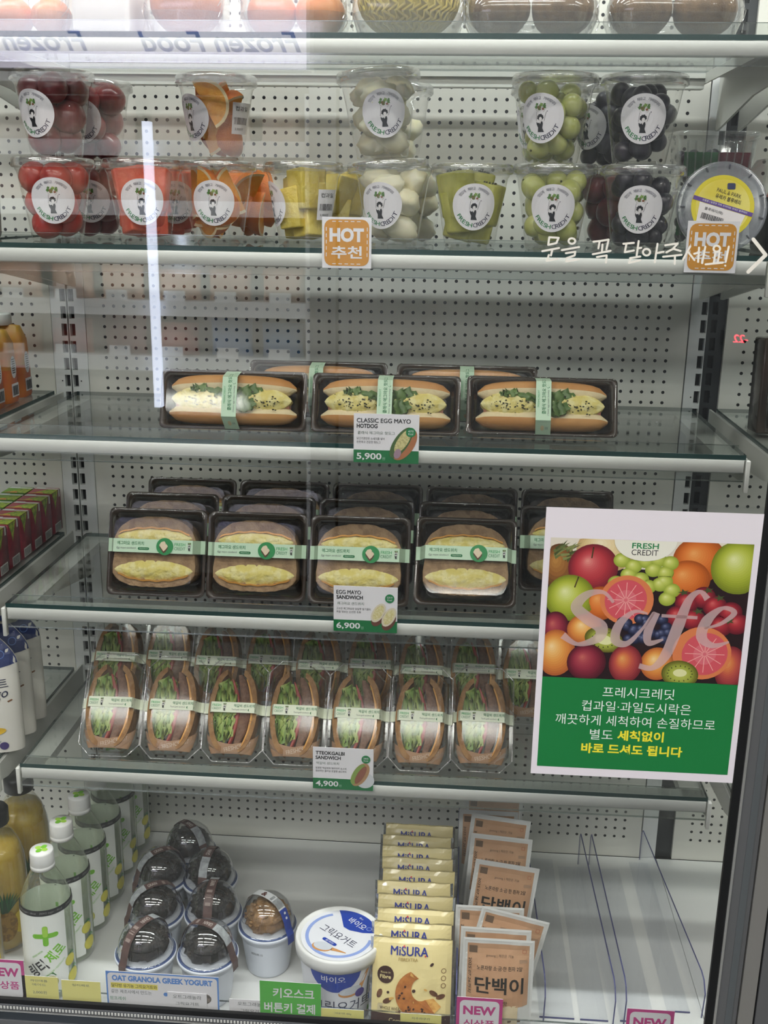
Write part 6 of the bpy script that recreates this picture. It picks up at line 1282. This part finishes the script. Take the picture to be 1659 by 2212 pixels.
# ------------------------------------------------------------------ wrapped fruit on the top shelf
WRAPC = clear('cling_wrap', (0.95, 0.95, 0.95), 0.09, 0.85, 0.10, 2.2, 0.06); OPK = P('orange_fruit', '#e58a3c', 0.35, n=(40, '#d97832', 0.4, 0.7), bump=(500, 0.3)); MNG = P('mango_skin', '#e0824a', 0.35, n=(20, '#d8904a', 0.4, 0.7)); NET = P('yellow_foam_net', '#ead36a', 0.8); KIF = P('kiwi_skin', '#8a6a42', 0.75, n=(80, '#70522f', 0.4, 0.65), bump=(600, 0.6)); YM = P('yellow_melon_skin', '#e2cf5c', 0.4)
def wrapped(label, x0, x1, yc, kind, grp, dep=0.085):
    w_ = x1 - x0; t = thing('wrapped_fruit_pack', label, 'fruit pack', ((x0 + x1) / 2, yc, S1 + 0.0004), (0, 0, 0), grp)
    g = random.Random(int(x0 * 1000) + 7)
    mb = MB(); TR = clear('fruit_tray', (0.93, 0.93, 0.94), 0.10, 0.8, 0.10, 2.2, 0.08)
    def rg(kw, kd, z, wob=0): return [(x * kw + wob * g.uniform(-1, 1), y * kd + wob * g.uniform(-1, 1), z) for x, y in rrect(w_, dep, min(w_, dep) * 0.32, 6)]
    mb.loft([rg(0.80, 0.80, 0.0), rg(0.86, 0.86, 0.003), rg(0.94, 0.94, 0.016), rg(1.0, 1.0, 0.024), rg(1.02, 1.02, 0.025)], TR, True, False); mb.build('tray', t)
    if kind in ('orange', 'mango'):
        n = 1 if kind == 'orange' else 2
        for k in range(n):
            mb = MB(); r = min(w_ / (2 * n) * 0.98, 0.041); mb.ball(((k - (n - 1) / 2) * 2 * r * 0.97, 0, r * 0.88 + 0.003), r, OPK if kind == 'orange' else MNG, 26, 16, (1, 1, 0.88), 0.05); mb.build('orange_fruit' if kind == 'orange' else 'mango', t)
    elif kind == 'net':
        r = 0.043; mb = MB(); mb.ball((0, 0, r * 0.9 + 0.004), r, YM, 26, 16, (1.22, 0.95, 0.9)); mb.build('melon', t)
        mb = MB(); n, m = 40, 14
        for s_ in (-1, 1):
            for k in range(n):
                pts = []
                for j in range(m + 1):
                    th = -1.25 + 2.3 * j / m; ph = 2 * PI * k / n + s_ * 0.09 * j + (0.06 * (-1) ** j)
                    pts.append(((r * 1.22 + 0.0025) * math.cos(th) * math.cos(ph), (r * 0.95 + 0.0025) * math.cos(th) * math.sin(ph), r * 0.9 + 0.004 + (r * 0.9 + 0.0025) * math.sin(th)))
                if s_ > 0 or k % 2 == 0: mb.tube(pts, 0.0015, NET, 5)
        mb.build('foam_net', t)
    else:
        n = 2
        for k in range(n):
            mb = MB(); r = w_ / 4 * 0.98; mb.ball(((k - 0.5) * 2 * r, 0.0, r * 0.86 + 0.004), r, KIF, 22, 14, (1, 1.15, 0.86), 0.05, 60, k); mb.build('kiwi_fruit', t)
    mb = MB(); hh = 0.075 if kind != 'kiwi' else 0.062
    mb.loft([rg(0.92, 0.92, 0.002), rg(1.035, 1.035, 0.022, 0.0008), rg(1.03, 1.03, hh * 0.55, 0.0015), rg(0.92, 0.92, hh * 0.85, 0.002), rg(0.5, 0.5, hh * 1.02, 0.002)], WRAPC, False, True)
    for s_ in (-1, 1):
        for k in range(5):
            x = s_ * w_ / 2; z = 0.006 + 0.012 * k; mb.tube([(x * 0.98, -dep * 0.40, z), (x * 1.035, -dep * 0.25 + g.uniform(-.01, .01), z + 0.010), (x * 0.99, -dep * 0.1, z + 0.024)], 0.0006, WRAPC, 5)
    mb.build('film_wrap', t)
TGp = 'wrapped fruit packs on the top shelf'
wrapped('wrapped orange fruit pack at the top left corner', -0.425, -0.333, -0.262, 'mango', TGp)
wrapped('wrapped single orange pack, second from left on the top shelf', -0.2440, -0.1600, -0.262, 'orange', TGp)
wrapped('wrapped pack of two oranges right of the single orange pack', -0.1370, -0.0240, -0.262, 'mango', TGp)
wrapped('wrapped yellow melon in a foam net on the top shelf', -0.0150, 0.1020, -0.262, 'net', TGp)
wrapped('wrapped pack of two brown kiwis beside the yellow netted melon', 0.1080, 0.2460, -0.262, 'kiwi', TGp)
wrapped('wrapped pack of two brown kiwis at the right end of the top shelf', 0.2600, 0.3980, -0.262, 'kiwi', TGp)
mb = MB(); mb.bbox((-0.3200, -0.305, S1 + 0.0006), (-0.2560, -0.225, S1 + 0.055), P('pale_wrapped_pack', '#dcd8d4', 0.35), 0.006, 3); tag(mb.build('pale_pack'), 'pale white wrapped pack between the orange packs on the top shelf', 'pack')
# ------------------------------------------------------------------ right end of the second shelf
t = thing('blueberry_tub', 'round grey tub with yellow label facing forward, behind the right HOT tag', 'tub', (0.4020, -0.272, S2 + 0.0007), (math.radians(-12), 0, 0)); BTC = clear('tub_grey_plastic', (0.80, 0.82, 0.86), 0.09, 0.7, 0.15, 3.0, 0.30, (0.55, 0.57, 0.62)); RB_ = 0.0505
RX90 = Matrix.Translation((0, 0, RB_)) @ Matrix.Rotation(PI / 2, 4, 'X')
mb = MB(); mb.lathe([(0.034, -0.052), (0.044, -0.004), (0.0455, 0.0)], BTC, 40, True, RX90, True); mb.build('tub', t)
mb = MB(); mb.lathe([(0.0475, -0.006), (RB_, -0.005), (RB_, 0.001), (0.049, 0.003), (0.0455, 0.0022), (0.0405, 0.0026), (0.0, 0.0026)], BTC, 56, True, RX90)
for k in range(11):
    an = 2 * PI * k / 11 + 0.3; mb.box((-0.0026, -0.0008, 0.0028), (0.0026, 0.0008, 0.0033), P('vent_slot', '#3a3c44', 0.6), RX90 @ Matrix.Rotation(an, 4, 'Z') @ Matrix.Translation((0.0445, 0, 0)))
mb.build('lid', t)
mb = MB(); g = random.Random(31)
for k in range(40): an = g.uniform(0, 6.28); r = 0.036 * math.sqrt(g.random()); mb.ball((r * math.cos(an), r * math.sin(an), -0.008 - 0.03 * g.random()), 0.0062, FRUIT['dgrape'], 8, 6, (1, 1, 1), 0, 60, 0, RX90)
mb.build('blueberries', t)['kind'] = 'stuff'
YG = P('tub_label_yellow', '#d9c63e', 0.35, n=(20, '#e8dc7a', 0.4, 0.65)); a = Art(); r = 0.0350
a.ell(0, 0, r, r, P('label_gold', '#e0cf38', 0.25, 0.2), 0, 44); a.ell(0, 0, r * 0.86, r * 0.86, YG, 1, 44); ro = -16; ca = math.radians(ro)
def R2(x, y): return (x * math.cos(ca) - y * math.sin(ca), x * math.sin(ca) + y * math.cos(ca))
a.poly([R2(*q) for q in ((-0.0345, -0.0015), (0.0345, -0.0015), (0.0345, 0.0030), (-0.0345, 0.0030))], P('label_purple', '#5a3a8c', 0.4), 3); a.txt('신품종 | 달콤한 귀족 프리미엄 국내산 블루베리', *R2(0.002, 0.0008), 0.0026, PAPER, 4, wd=0.052, rot=ro)
a.rr(R2(0.002, 0.024)[0] - 0.0045, R2(0.002, 0.024)[1] - 0.0035, R2(0.002, 0.024)[0] + 0.0045, R2(0.002, 0.024)[1] + 0.0035, 0.0015, P('label_navy', '#232a55', 0.4), 3); a.txt('PAUL & PARK', *R2(0.002, 0.0160), 0.0044, P('label_dark', '#3c3416', 0.5), 4, wd=0.028, rot=ro); a.txt('유레카 블루베리', *R2(0.003, 0.0095), 0.0052, P('label_dark', '#3c3416', 0.5), 4, wd=0.029, rot=ro, bold=0.02)
lab = [R2(*q) for q in ((-0.026, -0.0020), (0.027, -0.0020), (0.024, -0.0250), (-0.0225, -0.0270))]; a.poly(lab, P('label_slip', '#e6dede', 0.5), 2); a.txt('블루베리(팩)', *R2(-0.008, -0.0075), 0.0040, INK, 4, wd=0.021, rot=ro)
x = -0.020; g = random.Random(3)
while x < 0.006: wd = g.choice((0.0004, 0.0007, 0.001)); a.poly([R2(*q) for q in ((x, -0.019), (x + wd, -0.019), (x + wd, -0.0125), (x, -0.0125))], INK, 4); x += wd + g.choice((0.0004, 0.0007))
mb = MB(); a.put(mb, lambda u, v, h: (u, -0.0030 - h, RB_ + v), 0.00015); mb.build('round_label', t)
def ribtub(label, x, y, z, hues):
    t = thing('ribbed_fruit_tub', label, 'fruit tub', (x, y, z), (0, 0, 0), 'ribbed clear tubs at the right end'); RT_ = clear('ribbed_plastic', (0.88, 0.89, 0.88), 0.08, 0.8, 0.10, 2.6, 0.10, (0.7, 0.72, 0.7))
    mb = MB(); rings = [[(a_ * q, b_ * q, zz) for a_, b_ in rrect(0.098, 0.085, 0.016, 6)] for q, zz in ((0.82, 0.0), (0.85, 0.004), (0.96, 0.058), (1.0, 0.060), (1.02, 0.0625), (1.02, 0.067), (0.98, 0.068))]
    mb.loft(rings, RT_, True, False)
    for k in range(9): xx = -0.040 + 0.010 * k; mb.tube([(xx * 0.86, -0.0365, 0.003), (xx * 0.96, -0.0413, 0.057)], 0.0011, RT_, 6)
    mb.build('tub', t)
    mb = MB(); g = random.Random(int(x * 1000 + z * 777))
    for k in range(34): mb.ball((g.uniform(-0.034, 0.034), g.uniform(-0.028, 0.028), g.uniform(0.008, 0.044)), 0.0078, FRUIT['dgrape'], 8, 6)
    mb.build('berries', t)['kind'] = 'stuff'
    mb = MB(); mb.box((-0.040, -0.0338, 0.016), (0.0, -0.0332, 0.044), P('tub_green_band', hues[0], 0.5)); mb.box((0.0, -0.0338, 0.016), (0.040, -0.0332, 0.044), P('tub_red_band' + hues[1][1:], hues[1], 0.5)); mb.build('paper_band', t)
ribtub('ribbed clear fruit tub with green and red band, stacked above the blueberry tub', 0.4150, -0.125, S2 + 0.070, ('#2c6a3a', '#6a2432')); ribtub('lower ribbed clear fruit tub behind the dark grape cup', 0.4130, -0.125, S2 + 0.0006, ('#2c5a34', '#4a2a30'))
t = thing('black_fruit_tray', 'black tray with red fruit at the right edge of the second shelf', 'fruit tray', (0.500, -0.215, S2 + 0.0006)); BKP = P('tray_black', '#191b1c', 0.25)
mb = MB(); mb.loft([[(a_ * q, b_ * q, zz) for a_, b_ in rrect(0.10, 0.10, 0.012, 4)] for q, zz in ((0.80, 0.0), (0.84, 0.003), (0.98, 0.060), (1.06, 0.061))], BKP, True); mb.build('tray', t)
mb = MB(); mb.loft([[(a_ * q, b_ * q, zz) for a_, b_ in rrect(0.104, 0.104, 0.012, 4)] for q, zz in ((1.0, 0.0625), (0.99, 0.090), (0.85, 0.104))], CLEARD, False, True); mb.build('clear_lid', t)
for k, (x, y) in enumerate(((-0.022, -0.022), (0.022, -0.022), (0.0, 0.022))): mb = MB(); mb.ball((x, y, 0.062), 0.021, FRUIT['red'], 16, 10, (1, 1, 0.95), 0.04); mb.build('red_fruit', t)
# ------------------------------------------------------------------ right bay, third shelf
t = thing('sandwich_box', 'brown boxed sandwich with a pale green band at the right edge', 'sandwich pack', (0.5500, -0.205, S3 + 0.0006), (math.radians(-4), 0, 0))
mb = MB(); mb.bbox((-0.066, 0.0, 0.0), (0.066, 0.045, 0.118), TRAYB, 0.003, 2); mb.build('tray', t); mb = MB(); mb.bbox((-0.060, -0.022, 0.004), (0.060, 0.0, 0.113), FILM, 0.004, 2); mb.build('clear_lid', t)
mb = MB(); mb.bbox((-0.050, -0.018, 0.012), (0.050, -0.001, 0.100), BREAD, 0.008, 3); mb.build('bread', t)
mb = MB(); v = [(-0.062, -0.0228, 0.060), (0.010, -0.0228, 0.092), (0.020, -0.0228, 0.078), (-0.062, -0.0228, 0.046)]; mb.add(v + [(p[0], -0.0222, p[2]) for p in v], [(0, 1, 2, 3), (7, 6, 5, 4)], MINT); mb.build('label_band', t)
# ------------------------------------------------------------------ left bay goods
OJ = P('pouch_orange', '#c87a30', 0.4, n=(25, '#b8902c', 0.4, 0.65)); OJ2 = P('pouch_red_orange', '#c0522a', 0.4, n=(25, '#d07a2e', 0.4, 0.65))
def make_oj():
    t = thing('juice_pouch', '', 'juice pouch')
    mb = MB()
    def rg(w_, d_, z): return [(x, y, z) for x, y in rrect(w_, d_, min(w_, d_) * 0.3, 4)]
    mb.loft([rg(0.062, 0.040, 0.0), rg(0.064, 0.043, 0.004), rg(0.064, 0.038, 0.045)], OJ2, True); mb.loft([rg(0.064, 0.038, 0.045), rg(0.063, 0.026, 0.080), rg(0.050, 0.012, 0.098), rg(0.030, 0.010, 0.100)], OJ, False, True); mb.build('pouch', t)
    mb = MB(); mb.lathe([(0.0135, 0.099), (0.0140, 0.101), (0.0138, 0.113), (0.0125, 0.115), (0, 0.1152)], WHITE2, 28, capa=True); mb.build('cap', t)
    a = Art(); a.ell(0, 0.048, 0.0085, 0.0150, PAPER, 0, 26)
    for k in range(7): a.rect(-0.0050, 0.040 + 0.003 * k, 0.0045, 0.0413 + 0.003 * k, INK, 1)
    a.rect(-0.010, 0.008, 0.012, 0.026, PAPER, 0)
    for k in range(9): a.rect(-0.008 + 0.002 * k, 0.010, -0.0072 + 0.002 * k + 0.0004 * (k % 3), 0.023, INK, 1)
    mb = MB(); a.put(mb, lambda u, v, h: (0.0324 + h + (0 if v < 0.045 else -(v - 0.045) * 0.03), u * (1 if v < 0.05 else 1), v), 0.0003); mb.build('side_label', t)
    return t
q0 = None
for k, (y, lb) in enumerate(((-0.235, 'orange juice pouch nearest the front at the left edge, third shelf'), (-0.183, 'second orange juice pouch from the front, white cap'), (-0.131, 'third orange juice pouch from the front'), (-0.079, 'rearmost orange juice pouch, near the back wall'))):
    if q0 is None: q0 = make_oj(); o = q0
    else: o = dup(q0)
    o.location = (-0.5190 - 0.002 * k, y, S3 + 0.0006); o['label'] = lb; o['group'] = 'orange juice pouches of the left bay'
CR = P('carton_red', '#9c2f42', 0.35, n=(40, '#b03a48', 0.4, 0.65)); CRD = P('carton_dark_red', '#7a1f30', 0.35, n=(90, '#8c2a3a', 0.45, 0.6)); CG = P('carton_green', '#6f9a34', 0.4); CW = P('carton_white', '#d9d9d6', 0.4); CLF = P('carton_leaf', '#a8b830', 0.45, n=(200, '#6f8a28', 0.45, 0.55))
def make_carton(c, cd):
    t = thing('juice_carton', '', 'juice carton'); hw, hd, hh = 0.0190, 0.0185, 0.0630
    mb = MB(); mb.bbox((-hw, -hd, 0), (hw, hd, hh), cd, 0.0012, 1); mb.box((-hw + 0.001, -hd + 0.001, hh), (hw - 0.001, hd - 0.001, hh + 0.0003), c); mb.build('carton_body', t)
    a = Art(); a.rect(-hw + 0.002, hd - 0.0095, hw, hd - 0.0050, CW, 0); a.poly([(-hw + 0.004, -hd + 0.004), (hw, -hd + 0.001), (hw, hd - 0.011), (0.004, hd - 0.012), (-0.006, -hd + 0.012)], CLF, 0); a.poly([(-hw + 0.003, -hd + 0.002), (0.006, -hd + 0.002), (0.002, -hd + 0.010)], P('carton_fruit', '#d98a4a', 0.45), 1); a.rect(-hw + 0.003, hd - 0.0045, -0.002, hd - 0.001, CW, 0)
    mb = MB(); a.put(mb, lambda u, v, h: (u, v, hh + 0.0006 + h), 0.0002)
    b = Art(); b.rect(hd - 0.0095, 0.052, hd - 0.0050, hh + 0.0004, CW, 0); b.poly([(-hd + 0.002, hh), (hd - 0.012, hh), (0.0, 0.050), (-0.006, 0.036), (-0.010, 0.050)], CLF, 0); b.rect(-0.012, 0.002, 0.012, 0.015, CW, 0)
    for k in range(8): b.rect(-0.010 + 0.0026 * k, 0.003, -0.0088 + 0.0026 * k, 0.0135, INK, 1)
    b.put(mb, lambda u, v, h: (hw + 0.0003 + h, u, v), 0.0002); mb.build('carton_print', t)
    return t
cA = make_carton(CR, CRD); cB = make_carton(CG, P('carton_dark_green', '#3f6a2c', 0.4)); fa = fb = False
ordn = ('front', 'second', 'third', 'fourth', 'fifth', 'sixth', 'rearmost')
for k in range(7):
    y = -0.268 + 0.0395 * k
    o = cA if not fa else dup(cA); fa = True
    o.location = (-0.5030, y, S4 + 0.0006); o['label'] = '%s red juice carton of the right-hand column in the left bay' % ordn[k]; o['group'] = 'red juice cartons'
    if k > 1:
        grn_ = k > 3; src = cB if grn_ else cA
        o = src if (grn_ and not fb) else dup(src); fb = fb or grn_
        o.location = (-0.5425, y, S4 + 0.0006); o['label'] = '%s %s juice carton of the second column at the left edge' % (ordn[k], 'green topped' if grn_ else 'red'); o['group'] = 'juice cartons at the left edge'
def make_yog():
    t = thing('yogurt_pouch', '', 'yogurt pouch'); YW = P('yogurt_pouch_white', '#d8d5cc', 0.4); YB = P('yogurt_pouch_blue', '#1d2f66', 0.4)
    def prof(z):
        return 0.050 if z < 0.125 else 0.050 - 0.026 * ((z - 0.125) / 0.035) ** 1.6
    mb = MB(); rings = []; n = 16
    for k in range(n + 1):
        z = 0.160 * k / n; hw = prof(z); dd = 0.021 * (1 - (z / 0.165) ** 2.5) + 0.0015
        rings.append([(x, y, z) for x, y in [(hw * math.cos(2 * PI * q / 24), dd * math.copysign(abs(math.sin(2 * PI * q / 24)) ** 1.0, math.sin(2 * PI * q / 24))) for q in range(24)]])
    mb.loft(rings, YW, True, True); mb.build('pouch', t)
    mb = MB(); mb.lathe([(0.006, 0.158), (0.006, 0.166), (0.0125, 0.167), (0.0130, 0.180), (0.0115, 0.182), (0, 0.182)], P('spout_cream', '#d6d2b8', 0.45), 24); mb.build('spout_cap', t)
    def fy(u, v, h):
        hw = prof(v); dd = 0.021 * (1 - (v / 0.165) ** 2.5) + 0.0015; x = min(max(u, -hw * 0.995), hw * 0.995); return (x, -dd * math.sqrt(max(0, 1 - (x / hw) ** 2)) - 0.0006 - h, v)
    a = Art()
    vs = []; fs = []
    for i in range(13):
        u = -0.05 + 0.1 * i / 12; lo = 0.098 + 0.026 * (i / 12)
        for j in range(6): vs.append((u, lo + (0.1585 - lo) * j / 5))
    for i in range(12):
        for j in range(5): k = i * 6 + j; fs.append((k, k + 6, k + 7, k + 1))
    a.raw(vs, fs, YB, 0); a.ring(0.030, 0.136, 0.0045, 0.0055, P('pouch_ring', '#5a78b8', 0.5), 1, 18); a.txt('바이오', 0.002, 0.128, 0.012, YW, 1, wd=0.034)
    a.txt('요거트', 0.018, 0.0960, 0.0140, TNV, 1, wd=0.042, rot=6); a.txt('to go', 0.022, 0.0800, 0.0140, TNV, 1, wd=0.034, rot=8, shear=0.3)
    a.stroke([(0.014, 0.060), (0.042, 0.074)], 0.0022, P('dipper_wood', '#7a4f2a', 0.6), 1); a.ell(0.012, 0.056, 0.0085, 0.0100, P('dipper_head', '#9a6a32', 0.6, n=(200, '#5c3a1c', 0.45, 0.55)), 2, 18, -25); a.stroke([(0.012, 0.046), (0.013, 0.032)], 0.0022, P('honey_yellow', '#d9b02e', 0.4), 1); a.ell(0.014, 0.030, 0.020, 0.006, P('honey_yellow', '#d9b02e', 0.4), 1, 22, 8)
    a.txt('허니', 0.020, 0.0215, 0.0050, TNV, 1, wd=0.010); a.txt('Honey', 0.020, 0.0165, 0.0042, GRAYINK, 1, wd=0.014); a.txt('6g', 0.008, 0.0100, 0.0075, TNV, 1, wd=0.011, bold=0.02); a.ell(0.030, 0.0100, 0.0055, 0.0055, P('pouch_purple', '#3c2f6a', 0.5), 1, 18)
    mb = MB(); a.put(mb, fy, 0.0003); mb.build('pouch_print', t)
    return t
y0 = make_yog(); y0.location = (-0.5010, -0.285, S5 + 0.0006); y0['label'] = 'white yogurt pouch with honey picture at the left edge, nearest the front'; y0['group'] = 'yogurt pouches of the left bay'
for y, x, lb in ((-0.240, -0.5035, 'white yogurt pouch right behind the front one at the left edge'), (-0.195, -0.5060, 'rearmost white yogurt pouch at the left edge')):
    o = dup(y0); o.location = (x, y, S5 + 0.0006); o['label'] = lb
t = thing('drink_pouch', 'beige drink pouch with grey words at the left edge of the second shelf', 'drink pouch', (-0.4960, -0.262, S2 + 0.0006), (math.radians(-6), 0, 0)); BEI = P('pouch_beige', '#b8b0a2', 0.4, n=(20, '#a49c8c', 0.4, 0.65), bump=(40, 0.4))
mb = MB(); mb.loft([[(x, y, z) for x, y in rrect(w_, d_, min(w_, d_) * 0.4, 4)] for w_, d_, z in ((0.070, 0.034, 0), (0.074, 0.038, 0.006), (0.074, 0.030, 0.070), (0.072, 0.014, 0.125), (0.072, 0.003, 0.150))], BEI, True, True); mb.build('pouch', t)
a = Art(); a.txt('바닐라라떼', 0.006, 0.052, 0.010, GRAYINK, 0, wd=0.044); a.rect(-0.02, 0.030, 0.026, 0.033, GRAYINK, 0); mb = MB(); a.put(mb, lambda u, v, h: (u, -0.0185 + max(0, v - 0.04) * 0.05 - h, v)); mb.build('pouch_print', t)
o = dup(t); o.location = (-0.5000, -0.205, S2 + 0.0006); o['label'] = 'second beige drink pouch behind the first at the left edge'
# ------------------------------------------------------------------ lamp tube under the cabinet header
mb = MB(); mb.box((-1.3, -0.475, 0.665), (1.3, -0.445, 0.69), WHITE); tag(mb.build('header_lamp_housing'), 'long lamp housing inside the cabinet above the glass door', 'lamp')
bpy.data.objects.remove(TO); bpy.data.curves.remove(TC)
